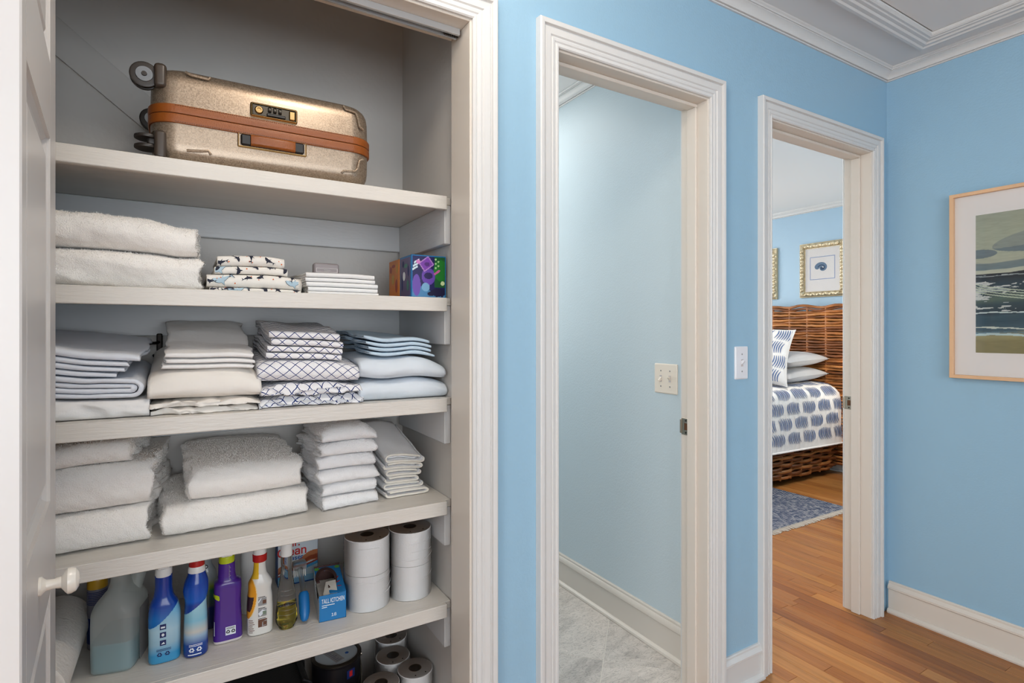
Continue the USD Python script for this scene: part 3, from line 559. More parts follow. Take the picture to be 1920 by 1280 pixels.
def surf(x0, x1, yf, yb, z0, z1, rad, off, warp=None):
    """Maps (x, s) on the outer sheet: s runs from the top back, over the front bend, to the bottom back."""
    q, s = folds(yf, yb, z0, z1, 1, rad, 0.02, 0.002)[0]
    zc = (z0 + z1) / 2
    arr = np.array([(yb, z1)] + [(yf + rad + rad * math.cos(math.radians(a)), z1 - rad + rad * math.sin(math.radians(a))) for a in np.linspace(90, 180, 9)] + [(yf + rad + rad * math.cos(math.radians(a)), z0 + rad + rad * math.sin(math.radians(a))) for a in np.linspace(180, 270, 9)] + [(yb, z0)])
    d = np.gradient(arr, axis=0); d /= np.linalg.norm(d, axis=1, keepdims=True); arr = arr + off * np.c_[d[:, 1], -d[:, 0]]
    L = np.r_[0, np.cumsum(np.linalg.norm(np.diff(arr, axis=0), axis=1))]; front = L[1]
    def fn(p):
        v = np.c_[p[:, 0], np.interp(p[:, 1] + front, L, arr[:, 0]), np.interp(p[:, 1] + front, L, arr[:, 1])]
        return warp(v) if warp else v
    return fn, L[-1] - 2 * front
def shark_sheet(label, x0, x1, yf, yb, z0, z1, n, seed, warp, motifs, top=0.08):
    rad = (z1 - z0) / 2 * 0.98
    m, _ = cloth(x0, x1, yf, yb, z0, z1, n, rad=rad, step=0.004, seed=seed, jit=0.004, warp=warp)
    o = put('printed_sheet', label, 'bed sheet', 'whale print sheets', m, 'shark_cream'); base = BASE[o]
    fn, Lf = surf(x0, x1, yf, yb, z0, z1, rad, 0.0004, warp); frame = sbox(x0 + 0.001, -top, x1 - 0.001, Lf + 0.006)
    for nm, mt, kind in (('whale_print', 'print_navy', 0), ('pale_whale_print', 'print_sky', 1), ('dot_print', 'print_orange', 2)):
        S = []
        for (k, cx, cs, w, a) in motifs:
            if k != kind: continue
            g = Point(0, 0).buffer(w) if k == 2 else affinity.rotate(whale(w, 0.4), a, origin=(0, 0))
            g = affinity.translate(g, cx, cs).intersection(frame)
            if k == 1:
                ring = affinity.translate(affinity.rotate(whale(w * 1.06, 0.4), a, origin=(0, 0)), cx, cs).intersection(frame).difference(g); r = drape(ring, fn, 0.003)
                if r: obj('whale_outline', r, 'print_navy', o, smooth=True)
            r = drape(g, fn, 0.003)
            if r and k == 2: S.append(r)
            elif r: obj(nm, r, mt, o, smooth=True)
        if S: obj(nm, S, mt, o, smooth=True, kind='stuff')
rg = np.random.default_rng(11)
def motifs(x0, x1, big, H_):
    out = []
    x = x0 + 0.008
    for k in range(int((x1 - x0) / 0.036) + 1):
        out.append((0, x + rg.uniform(-0.006, 0.006), rg.uniform(0.0, H_), rg.uniform(0.018, 0.027), rg.uniform(0, 360)))
        out.append((0, x + rg.uniform(0.006, 0.02), rg.uniform(-0.06, -0.015), rg.uniform(0.016, 0.024), rg.uniform(0, 360)))
        out.append((2, x + rg.uniform(0.010, 0.026), rg.uniform(-0.01, H_), 0.0016, 0)); out.append((2, x + rg.uniform(-0.01, 0.02), rg.uniform(-0.02, H_), 0.0012, 0)); out.append((2, x + rg.uniform(-0.01, 0.02), rg.uniform(-0.05, 0), 0.0016, 0))
        x += 0.036
    for (cx, cs) in big: out.append((1, cx, cs, 0.038, rg.uniform(-20, 20)))
    return out
def wz(v):                                           # the pile leans: higher at its back, lower to the right
    v = v.copy(); k = np.clip((v[:, 2] - SZ[1]) / 0.085, 0, 1); v[:, 2] += k * (0.010 * np.sin((v[:, 0] - 0.03) * 13) - 0.012 * np.clip((v[:, 0] - 0.16) / 0.09, 0, 1) ** 2) + k * 0.006 * noise3(v * (1, 1, 0.3), 22, 4); v[:, 1] += 0.004 * noise3(v, 25, 6); return v
shark_sheet('whale print sheet lying lowest, barely showing above the shelf', 0.044, 0.245, 1.452, 1.76, z, z + 0.010, 1, 1, wz, motifs(0.044, 0.245, [(0.10, 0.004)], 0.01), 0.004)
shark_sheet('whale print sheet in the middle of its pile, folded wide', 0.038, 0.240, 1.447, 1.76, z + 0.0105, z + 0.040, 2, 2, wz, motifs(0.04, 0.24, [(0.068, 0.016), (0.228, 0.018)], 0.03), 0.03)
shark_sheet('whale print pillowcase folded on top of its pile, lower half', 0.054, 0.214, 1.450, 1.74, z + 0.0405, z + 0.058, 1, 3, wz, motifs(0.055, 0.21, [(0.062, 0.006)], 0.02), 0.02)
shark_sheet('whale print pillowcase at the very top of its pile', 0.060, 0.207, 1.453, 1.72, z + 0.0585, z + 0.082, 2, 4, wz, motifs(0.06, 0.205, [], 0.025), 0.10)

# --- shelf 2: five white pillowcases, a grey cloth on them and a small label packet
def wp(v):
    v = v.copy(); k = (v[:, 2] - SZ[1]) / 0.06; v[:, 2] += k * 0.004 * noise3(v * (1, 1, .2), 16, 8) + k * 0.012 * np.clip((v[:, 1] - 1.5) / 0.25, 0, 1); return v
ORD = ['lowest', 'second from the bottom', 'middle', 'fourth from the bottom', 'highest']
zz = z
for k, (a, b, t, nn_) in enumerate(((0.262, 0.443, 0.0095, 1), (0.262, 0.441, 0.0115, 2), (0.258, 0.441, 0.0125, 1), (0.256, 0.434, 0.0115, 1), (0.257, 0.432, 0.0125, 1))):
    m, _ = cloth(a, b, 1.446 + 0.002 * (k % 2), 1.74, zz, zz + t * 0.96, nn_, rad=t / 2, step=0.004, seed=k, warp=wp, gap=0.06); zz += t
    put('pillowcase', f'white folded pillowcase, {ORD[k]} of the five beside the toy boxes', 'pillowcase', 'white pillowcases on the upper shelf', m, 'case_white')
m, _ = cloth(0.235, 0.256, 1.50, 1.73, z, z + 0.046, 3, rad=0.02, seed=3, wr=0.004, fluff=0.003)
put('folded_cloth', 'grey-beige folded cloth tucked left of the white pillowcases', 'cloth', None, m, 'sheet_cream')
mat('packet_grey', srgb(150, 142, 144), 0.45); mat('packet_light', srgb(196, 190, 190), 0.5)
pk = thing('label_packet', 'small grey packet with a printed label lying on white pillowcases', 'packet', (0.325, 1.55, zz + 0.003))
obj('wrapper', shift(rbox(0.293, 0.360, 1.535, 1.565, zz + 0.0025, zz + 0.034, 0.006, 10), (0, 0, 0.001)), 'packet_grey', pk, smooth=40)
obj('label', cut(bx(0.298, 0.355, 1.5335, 1.5345, zz + 0.009, zz + 0.021), bx(0.300, 0.353, 1.5, 1.6, zz + 0.011, zz + 0.0195)), 'packet_light', pk)
for i in range(2): obj('text_line', bx(0.318, 0.336, 1.5330, 1.5345, zz + 0.0125 + i * 0.003, zz + 0.0137 + i * 0.003), 'packet_light', pk)

# --- shelf 3
z = SZ[2] + 0.0008
def lean(zb, zt, tilt, y0=1.44, slope=0.0, x0=0.0, sd=0, amp=0.006):
    """Shear of a pile: it grows thicker to the back by tilt and drops to the right by slope."""
    def w(v):
        v = v.copy(); k = np.clip((v[:, 2] - zb) / (zt - zb), 0, 1.3)
        v[:, 2] += k * (tilt * np.clip((v[:, 1] - y0) / 0.3, 0, 1.2) - slope * (v[:, 0] - x0) + amp * 2 * noise3(v * (1, 1, 0.25), 11, sd)); v[:, 1] += 0.003 * noise3(v, 22, sd + 1)
        return v
    return w
# left pile, partly behind the folded door
w1_ = lean(z, z + 0.14, 0.035, slope=0.10, x0=-0.2, sd=2)
m, _ = cloth(-0.40, -0.072, 1.430, 1.78, z, z + 0.044, 3, rad=0.012, seed=1, warp=w1_, wr=0.008, wrs=(20, 10, 30))
put('duvet_cover', 'pale grey-white duvet cover lying lowest, against the folded door', 'duvet cover', 'folded bed linen', m, 'sheet_white')
m, _ = cloth(1.432, 1.76, 0.082, 0.40, z + 0.046, z + 0.092, 2, rad=0.023, seed=2, warp=w1_, gap=0.10, wr=0.003, wrs=(8, 8, 30), axis='y')
put('flat_sheet', 'cool white flat sheet with a rolled fold at its right end', 'bed sheet', 'folded bed linen', m, 'sheet_cool')
zz = z + 0.094; ORD4 = ['lowest', 'second from the bottom', 'third from the bottom', 'highest']
for k, (b, t) in enumerate(((-0.132, 0.0125), (-0.115, 0.0125), (-0.110, 0.0125), (-0.085, 0.020))):
    m, _ = cloth(-0.40, b, 1.436, 1.72, zz, zz + t * 0.95, 1, rad=t / 2, step=0.004, seed=k, warp=w1_, gap=0.06, ends=0.016, puff=0.2, wr=0.002, wrs=(12, 10, 8), xstep=0.006); zz += t
    put('pillowcase', f'cool white folded pillowcase, {ORD4[k]} of the four on the rolled sheet', 'pillowcase', 'cool white pillowcases', m, 'sheet_cool')
m, _ = cloth(-0.33, -0.255, 1.70, 1.78, z + 0.10, z + 0.172, 2, rad=0.02, seed=4, puff=0.2)
put('folded_blanket', 'grey folded end of cloth showing behind the cool white pillowcases', 'cloth', None, m, 'sheet_cool')
# second pile
w2_ = lean(z, z + 0.15, 0.082, slope=0.045, x0=0.04, sd=7)
ma, _ = cloth(-0.070, 0.144, 1.434, 1.78, z, z + 0.020, 1, rad=0.009, seed=5, warp=w2_, wr=0.016, wrs=(26, 10, 60), puff=0.25, step=0.004, xstep=0.005)
mb, _ = cloth(-0.072, 0.149, 1.427, 1.78, z + 0.016, z + 0.037, 1, rad=0.010, seed=6, warp=w2_, wr=0.020, wrs=(22, 10, 50), puff=0.3, step=0.004, xstep=0.005); m = V([ma, mb])
put('fitted_sheet', 'crumpled white fitted sheet lying lowest under the plump white cover', 'bed sheet', 'folded bed linen', m, 'sheet_cream')
m, _ = cloth(-0.076, 0.152, 1.426, 1.78, z + 0.033, z + 0.100, 2, rad=0.031, seed=6, warp=w2_, wr=0.009, wrs=(9, 8, 14), puff=0.28, pf=0.008, gap=0.03, xstep=0.006)
put('duvet_cover', 'plump white folded cover under three white pillowcases', 'duvet cover', 'folded bed linen', m, 'sheet_cream')
zz = z + 0.099
for k, (a, b, t) in enumerate(((-0.046, 0.138, 0.0125), (-0.042, 0.137, 0.0125), (-0.046, 0.132, 0.0145))):
    m, _ = cloth(a, b, 1.434 - 0.001 * k, 1.77, zz, zz + t * 0.95, 1, rad=t / 2, step=0.004, seed=k + 9, warp=w2_, gap=0.06, ends=0.016, puff=0.2, wr=0.003, wrs=(10, 10, 8), xstep=0.006); zz += t
    put('pillowcase', f'warm white folded pillowcase, {["lowest", "middle", "highest"][k]} of three on the plump cover', 'pillowcase', 'warm white pillowcases', m, 'sheet_white')
# third pile, blue lattice print
w3_ = lean(z, z + 0.19, 0.030, slope=0.05, x0=0.25, sd=12, amp=0.011)
ma, ua = cloth(0.146, 0.398, 1.434, 1.78, z, z + 0.034, 1, rad=0.016, seed=15, warp=w3_, wr=0.022, wrs=(24, 10, 60), puff=0.25, step=0.004, xstep=0.005)
mb, ub = cloth(0.150, 0.390, 1.426, 1.78, z + 0.028, z + 0.064, 1, rad=0.017, seed=16, warp=w3_, wr=0.020, wrs=(20, 10, 50), puff=0.25, step=0.004, xstep=0.005)
m, u = V([ma, mb]), np.vstack([ua, ub + (0.01, 0.007)])
put('fitted_sheet', 'crumpled white fitted sheet with blue lattice print, lowest of its pile', 'bed sheet', 'blue lattice linen', m, 'trellis', uv=u)
m, u = cloth(0.143, 0.386, 1.428, 1.78, z + 0.062, z + 0.118, 2, rad=0.027, seed=16, warp=w3_, puff=0.22, pf=0.008, gap=0.02, wr=0.006, wrs=(9, 8, 12), xstep=0.006)
put('flat_sheet', 'plump white flat sheet with blue lattice print, middle of its pile', 'bed sheet', 'blue lattice linen', m, 'trellis', uv=u)
zz = z + 0.117
for k, (a, b, t) in enumerate(((0.163, 0.342, 0.0165), (0.166, 0.344, 0.0165), (0.175, 0.346, 0.018), (0.170, 0.338, 0.020))):
    m, u = cloth(a, b, 1.434, 1.74, zz, zz + t * 0.95, 1, rad=t / 2, step=0.004, seed=k + 21, warp=w3_, gap=0.05, wr=0.003, wrs=(14, 10, 10)); zz += t
    put('pillowcase', f'blue lattice pillowcase, {ORD4[k]} of the four on the lattice sheets', 'pillowcase', 'blue lattice pillowcases', m, 'trellis', uv=u + (0, 0.006 * k))
# fourth pile, pale blue
w4_ = lean(z, z + 0.17, 0.012, slope=0.075, x0=0.5, sd=17, amp=0.010)
m, _ = cloth(0.386, 0.637, 1.430, 1.78, z, z + 0.060, 2, rad=0.028, seed=31, warp=w4_, puff=0.24, wr=0.007, wrs=(9, 8, 12), xstep=0.006, gap=0.02)
put('fitted_sheet', 'pale blue folded sheet lying lowest, next to the closet side wall', 'bed sheet', 'pale blue linen', m, 'sheet_paleblue')
m, _ = cloth(0.388, 0.630, 1.428, 1.78, z + 0.060, z + 0.120, 2, rad=0.029, seed=32, warp=w4_, puff=0.3, pf=0.006, wr=0.008, wrs=(9, 8, 12), xstep=0.006, gap=0.02)
put('flat_sheet', 'pale blue plump folded sheet under four light blue pillowcases', 'bed sheet', 'pale blue linen', m, 'sheet_paleblue')
zz = z + 0.122
for k, (a, b, t) in enumerate(((0.418, 0.600, 0.0125), (0.418, 0.596, 0.012), (0.404, 0.590, 0.013), (0.400, 0.584, 0.014))):
    m, _ = cloth(a, b, 1.436, 1.74, zz, zz + t * 0.95, 1, rad=t / 2, step=0.004, seed=k + 41, warp=w4_, gap=0.06, ends=0.018, puff=0.25, wr=0.003, wrs=(10, 10, 8), xstep=0.006); zz += t
    put('pillowcase', f'light blue folded pillowcase, {ORD4[k]} of four by the closet side wall', 'pillowcase', 'light blue pillowcases', m, 'sheet_blue')
mat('hook_bronze', srgb(34, 28, 24), 0.45, metal=0.6)
hk = thing('coat_hook', 'dark bronze coat hook on the closet back wall behind the linen', 'hook', (-0.07, YC, 1.20))
obj('back_plate', rbox(-0.074, -0.060, YC - 0.027, YC - 0.0206, 1.170, 1.238, 0.003, 8), 'hook_bronze', hk)
obj('hook_arm', tube([(-0.067, YC - 0.022, 1.215), (-0.075, YC - 0.040, 1.212), (-0.088, YC - 0.052, 1.212), (-0.097, YC - 0.056, 1.206)], [0.004, 0.004, 0.004, 0.005], 10), 'hook_bronze', hk)
obj('hook_arm', tube([(-0.067, YC - 0.022, 1.180), (-0.074, YC - 0.040, 1.172), (-0.080, YC - 0.046, 1.180)], 0.004, 10), 'hook_bronze', hk)

# --- shelf 4: towels
z = SZ[3] + 0.0008
w5 = lean(z, z + 0.24, 0.0, sd=22, amp=0.008)
def shear(sx): 
    def w(v):
        v = v.copy(); v[:, 0] += sx * (v[:, 1] - 1.46); return w5(v)
    return w
for k, (b, z0, z1, yf, lab) in enumerate(((-0.078, 0.0, 0.083, 1.462, 'thick white bath towel lying lowest in the left pile of three'), (-0.072, 0.083, 0.180, 1.466, 'thick white bath towel in the middle of the left pile'), (-0.114, 0.180, 0.228, 1.472, 'white bath towel on top of the left pile of three'))):
    m, _ = cloth(-0.43, b, yf, 1.79, z + z0, z + z1, 4 if k < 2 else 2, rad=0.03, seed=50 + k, warp=shear(0.09), fluff=0.0034, ends=0.018, xstep=0.006, jit=0.012, gap=0.03, pf=0.004, wr=0.004, wrs=(6, 6, 12))
    put('bath_towel', lab, 'towel', 'folded towels', m, 'terry')
w6 = lean(z, z + 0.17, 0.030, sd=25, slope=0.03, x0=0.1, amp=0.003)
def rt(deg, c, inner):
    def w(v):
        v, _ = rot((v, np.zeros((0, 3), int)), deg, (0, 0, 1), c); return inner(v)
    return w
for k, (a, b, z0, z1, yf, lab) in enumerate(((-0.052, 0.264, 0.0, 0.070, 1.470, 'white bath towel lying lowest in the broad pair'), (0.002, 0.252, 0.070, 0.145, 1.474, 'white bath towel folded smaller on top of the broad pair'))):
    m, _ = cloth(a, b, yf, 1.78, z + z0, z + z1, 2, rad=0.028, seed=60 + k, warp=rt(3, (0.1, 1.5, 0), w6), fluff=0.0034, ends=0.016, xstep=0.006, pf=0.008, gap=0.03, puff=0.10)
    put('bath_towel', lab, 'towel', 'folded towels', m, 'terry')
w7 = lean(z, z + 0.23, 0.0, sd=29, slope=0.0, x0=0.38, amp=0.006); zz = z
ORD6 = ['lowest', 'second from the bottom', 'third from the bottom', 'third from the top', 'second from the top', 'highest']
for k, (a, b, t, yf) in enumerate(((0.300, 0.449, 0.034, 1.482), (0.302, 0.447, 0.036, 1.488), (0.292, 0.452, 0.037, 1.480), (0.294, 0.446, 0.036, 1.486), (0.300, 0.453, 0.036, 1.484), (0.302, 0.448, 0.046, 1.486))):
    m, _ = cloth(a, b, yf, 1.72, zz, zz + t, 2, rad=t / 2, seed=70 + k, warp=rt((-1) ** k * 1.5 + 4, (0.38, 1.5, 0), w7), fluff=0.0034, ends=0.014, xstep=0.006, jit=0.006, gap=0.04, wr=0.004, wrs=(10, 10, 16), puff=0.12 if k < 5 else 0.45); zz += t * 0.985
    put('hand_towel', f'white folded hand towel, {ORD6[k]} of the pile of six', 'hand towel', 'white hand towels', m, 'terry_fine')
# washcloths: folded about the depth direction, so that their hemmed loops face the hall
zz = z
ORD7 = ['lowest', 'second from the bottom', 'third from the bottom', 'third from the top', 'second from the top', 'highest']
def wc(v):
    v = v.copy(); h = np.clip(v[:, 2] - z, 0, 1); v[:, 0] += -0.05 * (v[:, 1] - 1.51) + 0.006 * noise3(np.c_[v[:, 2] * 30, v[:, 2] * 0, v[:, 1] * 6], 1, 5)
    v[:, 2] += (h / 0.12) * (0.006 * np.sin((v[:, 0] - 0.47) * 26) - 0.09 * (v[:, 0] - 0.53) + 0.34 * np.clip(v[:, 1] - 1.52, 0, 1)) + np.minimum(h * 8, 1) * 0.004 * noise3(v * (1, 1, .3), 34, 3); v[:, 1] += 0.005 * noise3(v, 30, 4); return v
for k in range(6):
    t = 0.0185 if k < 5 else 0.024; rg = np.random.default_rng(90 + k)
    xa, xb = 0.480 + rg.uniform(-0.006, 0.006), 0.590 + rg.uniform(-0.010, 0.008)
    if k == 0: xb += 0.016
    i = 0.0034; lo, hi = zz + i, zz + t - i; r = (hi - lo) / 2; mid = (lo + hi) / 2
    ends = [(xb - r + r * math.sin(q), mid + r * math.cos(q)) for q in np.linspace(0, np.pi, 9)]
    pth = [(xa + 0.012, hi - .001)] + [(xa + .03, hi)] + ends + [(xa + r - r * math.sin(q), mid - r * math.cos(q)) for q in np.linspace(0, 2.2, 6)]
    if k % 2: pth = [(xa + xb - p[0], p[1]) for p in pth]
    yf = 1.512 + rg.uniform(-0.005, 0.005) - (0.010 if k == 0 else 0)
    L = LineString(pth); s = np.linspace(0, L.length, 44); c = np.array([L.interpolate(q).coords[0] for q in s]); c[1:-1] = (c[:-2] + 2 * c[1:-1] + c[2:]) / 4
    e = np.array(LineString(c).buffer(0.0027, quad_segs=3).exterior.coords)[:-1]; e = e if area2(e) > 0 else e[::-1]; e, _ = resample(e, 0.005)
    v, f = loft([np.c_[e[:, 0], np.full(len(e), y), e[:, 1]] for y in np.linspace(yf, 1.72, 16)], tri(e))
    hm = tube(np.c_[c[:, 0], np.full(len(c), yf - .001), c[:, 1]], 0.0030, 8)
    v2, f2 = cloth(1.525, 1.715, -xb + .012, -xa - .012, lo + .003, hi - .003, 1, rad=.004, axis='y', seed=k)[0] if hi - lo > .009 else (None, None)
    t_ = thing('washcloth', f'white washcloth with a stitched hem, {ORD7[k]} of the pile of six', 'washcloth', (0.53, 1.6, zz), 'white washcloths')
    obj('cloth', (wc(v), f), 'terry_fine', t_, smooth=True); obj('hem', (wc(hm[0]), hm[1]), 'hem_cream', t_, smooth=True)
    if v2 is not None: obj('inner_fold', (wc(v2), f2), 'terry_fine', t_, smooth=True)
    zz += t
# ------------------------------------------------------------------ shelf 5: bottles and boxes
z5 = SZ[4] + 0.0006
def ring(rx, ry, e, n, c, zz, ang=0.0):
    a = np.linspace(0, 2 * np.pi, n, endpoint=False) - np.pi / 2; ca, sa = np.cos(a), np.sin(a)
    k = (np.abs(ca) ** e + np.abs(sa) ** e) ** (-1 / e); x, y = rx * k * ca, ry * k * sa; t = math.radians(ang)
    return np.c_[c[0] + x * math.cos(t) - y * math.sin(t), c[1] + x * math.sin(t) + y * math.cos(t), np.full(n, zz)]
class Bottle:
    """prof: (height, half width, half depth, squareness, offset) rows; heights above the shelf."""
    def __init__(s, c, prof, ang=0.0, n=168, m=140):
        from scipy.interpolate import PchipInterpolator
        p = np.array(prof, float); s.c, s.ang, s.n = c, ang, n; s.h = p[-1, 0]; hs = np.unique(np.r_[np.linspace(0, s.h, m), p[:, 0]])
        f = [PchipInterpolator(p[:, 0], p[:, i]) for i in range(1, 5)]; s.f = f
        t = math.radians(ang)
        s.rings = [ring(f[0](h), f[1](h), f[2](h), n, (c[0] + f[3](h) * math.cos(t), c[1] + f[3](h) * math.sin(t)), z5 + h, ang) for h in hs]
        r0 = s.rings[0]; s.rings = [r0.mean(0) + (r0 - r0.mean(0)) * 0.02 + (0, 0, 0.0), r0.mean(0) + (r0 - r0.mean(0)) * 0.90] + s.rings
        s.rings[2] = s.rings[2] + (0, 0, 0.0015); s.hs = np.r_[0, 0, hs]
        s.mesh = loft(s.rings)
        a = np.tile(np.linspace(-np.pi, np.pi, n, endpoint=False), len(s.rings)); a = np.where(a < -np.pi + 1e-9, a, a)
        s.a = np.tile((np.linspace(0, 360, n, endpoint=False) + 180) % 360 - 180, len(s.rings)); s.z = np.repeat(s.hs, n); s.x = np.vstack(s.rings)[:, 0] - c[0]
    def on(s, p, off=0.0005):
        """p: (x offset across the front, height) -> a point on the front face."""
        out = []
        for x, h in p:
            w, d, e, o = (g(h) for g in s.f); q = np.clip((x - 0 * o) / w, -0.999, 0.999); y = -d * (1 - abs(q) ** e) ** (1 / e); t = math.radians(s.ang)
            k = 1 + off / d; x2 = o + x * (1 + off / w); y2 = y * k
            out.append((s.c[0] + x2 * math.cos(t) - y2 * math.sin(t), s.c[1] + x2 * math.sin(t) + y2 * math.cos(t), z5 + h))
        return np.array(out)
def flip(m): return m[0], m[1]
def decal(B, poly, m, par, name='label_print', step=0.004, off=0.0005):
    r = drape(poly, lambda p: B.on(p, off), step)
    if r: obj(name, r, m, par, smooth=True)
def text_poly(s, h, bold=False):
    t = meshkit.text_mesh(s, h, 0.001, bold); v, f = np.array(t.vertices), np.array(t.faces); k = np.abs(t.face_normals[:, 2]) > 0.9
    P = shapely.union_all([Polygon(v[q, :2]) for q, n in zip(f, t.face_normals) if n[2] > 0.9]).buffer(0.00001)
    return P
def recycle(w):
    """The three bent arrows of the recycling mark."""
    tri3 = []
    for k in range(3):
        a = Polygon([(-0.42, -0.42), (0.16, -0.42), (0.16, -0.54), (0.44, -0.30), (0.16, -0.06), (0.16, -0.18), (-0.30, -0.18)]); tri3.append(affinity.rotate(a, 120 * k, origin=(0, 0)))
    return affinity.scale(shapely.union_all(tri3), w, w, origin=(0, 0))
mat('plastic_white', srgb(228, 228, 226), 0.3); mat('plastic_red', srgb(176, 30, 30), 0.3); mat('plastic_lime', srgb(186, 200, 30), 0.35); mat('plastic_purple', srgb(78, 40, 142), 0.25, coat_weight=0.3)
mat('ink_white', srgb(226, 232, 238), 0.5); mat('ink_navy', srgb(22, 40, 96), 0.5); mat('ink_black', srgb(26, 24, 26), 0.5); mat('ink_grey', srgb(150, 150, 150), 0.6); mat('ink_brown', srgb(104, 66, 46), 0.6); mat('ink_green', srgb(120, 136, 118), 0.6); mat('ink_red', srgb(196, 34, 34), 0.5); mat('ink_blue', srgb(20, 84, 160), 0.5)
vmat('bottle_print', 0.25, coat_weight=0.3)
def lerp(stops, t):
    x = [s[0] for s in stops]; return np.stack([np.interp(t, x, [srgb(*s[1])[i] for s in stops]) for i in range(3)], 1)
def sprayer(par, c, h0, mt, collar=0.017, ang=0, top=0.255, mt2=None):
    """Collar, head and trigger of a spray bottle; the nozzle points away along +y."""
    obj('collar', lathe([(collar * 0.9, h0 - 0.002), (collar, h0), (collar, h0 + 0.016), (collar * 0.92, h0 + 0.018), (collar * 0.7, h0 + 0.019)], (c[0], c[1], z5), 32), mt2 or mt, par, smooth=40)
    hd = obj('spray_head', [rbox(c[0] - 0.0125, c[0] + 0.0125, c[1] - 0.014, c[1] + 0.026, z5 + h0 + 0.012, z5 + top, 0.006, 12), rbox(c[0] - 0.008, c[0] + 0.008, c[1] + 0.02, c[1] + 0.052, z5 + top - 0.020, z5 + top - 0.002, 0.005, 10)], mt, par)
    obj('trigger', tube([(c[0], c[1] + 0.036, z5 + top - 0.016), (c[0], c[1] + 0.040, z5 + top - 0.032), (c[0], c[1] + 0.034, z5 + top - 0.056)], [0.005, 0.005, 0.004], 10), mt, hd)

# blue spray bottle with a pale swoosh label
B = Bottle((-0.046, 1.500), [(0, .0300, .022, 3.2, 0), (.006, .0318, .024, 3.2, 0), (.060, .0318, .024, 3.2, 0), (.100, .0322, .024, 3.0, 0), (.128, .0285, .022, 2.6, -.001), (.150, .0195, .0175, 2.2, -.002), (.172, .0172, .0165, 2.0, -.002), (.196, .0175, .0165, 2.0, -.002)])
t = thing('spray_bottle', 'blue spray bottle with white head and three small square icons', 'spray bottle', (*B.c, z5))
edge = 0.100 + 0.055 * np.clip((B.x + 0.032) / 0.064, 0, 1) ** 1.6 - 0.018
lab = lerp([(0, (60, 150, 196)), (.02, (58, 150, 200)), (.045, (150, 188, 208)), (.075, (170, 205, 222)), (.12, (120, 190, 226)), (.16, (200, 225, 236))], B.z)
body = lerp([(0, (16, 90, 160)), (.10, (20, 110, 190)), (.13, (20, 66, 160)), (.2, (16, 50, 140))], B.z)
obj('bottle_body', B.mesh, 'bottle_print', t, True, color=np.where((B.z < edge)[:, None], lab, body))
sprayer(t, (B.c[0] - .002, B.c[1]), 0.194, 'plastic_white', 0.0172)
for k, h in enumerate((0.084, 0.066, 0.048)):
    decal(B, sbox(-0.0085, h - 0.006, 0.0035, h + 0.006), 'ink_navy', t, 'icon')
    g = [sbox(-0.0065, h - 0.003, 0.0015, h + 0.001), affinity.scale(Point(-0.0025, h).buffer(0.0035), 0.8, 1), Polygon([(-0.0065, h - 0.003), (0.0015, h - 0.003), (-0.001, h + 0.002)])][k]
    decal(B, g, 'ink_white', t, 'icon_mark', off=0.0008)
for x in (-0.009, 0.006): decal(B, affinity.translate(recycle(0.0095), x, 0.022), 'ink_navy', t, 'recycling_mark')
for k in range(3): decal(B, sbox(-0.015, 0.0295 + k * 0.002, 0.013, 0.0303 + k * 0.002), 'ink_navy', t, 'text_line')

# blue bottle with a bulged shoulder and a red cap
B = Bottle((0.0165, 1.490), [(0, .0235, .024, 2.6, 0), (.005, .0255, .026, 2.6, 0), (.05, .0250, .026, 2.6, 0), (.100, .0235, .025, 2.4, 0), (.122, .0225, .024, 2.3, 0), (.128, .0228, .0245, 2.2, 0), (.150, .0262, .0265, 2.0, 0), (.168, .0245, .0250, 2.0, .001), (.186, .0190, .0195, 2.0, .002), (.195, .0172, .0172, 2.0, .002)])
t = thing('cleaner_bottle', 'blue bottle with bulging shoulder, white ring and red cap', 'bottle', (*B.c, z5))
edge = 0.098 + 0.034 * np.clip((B.x + 0.025) / 0.05, 0, 1)
lab = lerp([(0, (14, 50, 130)), (.030, (18, 66, 150)), (.050, (150, 180, 205)), (.060, (196, 196, 190)), (.085, (130, 190, 214)), (.13, (170, 214, 226))], B.z)
body = lerp([(0, (14, 50, 140)), (.12, (16, 60, 150)), (.130, (20, 96, 196)), (.165, (16, 70, 170)), (.2, (14, 50, 140))], B.z)
obj('bottle_body', B.mesh, 'bottle_print', t, True, color=np.where((B.z < edge)[:, None], lab, body))
obj('neck_ring', lathe([(.0165, .190), (.0185, .192), (.0180, .200), (.0165, .206), (.0155, .2065)], (B.c[0] + .002, B.c[1], z5), 32), 'plastic_white', t, smooth=40)
obj('cap', lathe([(.0160, .204), (.0165, .206), (.0155, .222), (.0135, .234), (.0, .236)], (B.c[0] + .002, B.c[1], z5), 32), 'plastic_red', t, smooth=40)
obj('cap_loop', tube([(B.c[0] + .0195 + .005 * math.cos(q), B.c[1], z5 + .197 + .004 * math.sin(q)) for q in np.linspace(0, 6.28, 16)], 0.0011, 6), 'black_plastic', t)
for x in (-0.0085, 0.0065): decal(B, affinity.translate(recycle(0.0105), x, 0.019), 'ink_white', t, 'recycling_mark')
for k in range(2): decal(B, sbox(-0.014, 0.027 + k * 0.003, 0.013, 0.0284 + k * 0.003), 'ink_white', t, 'text_line')
decal(B, sbox(-0.016, 0.007, 0.011, 0.0095), 'ink_white', t, 'text_line')

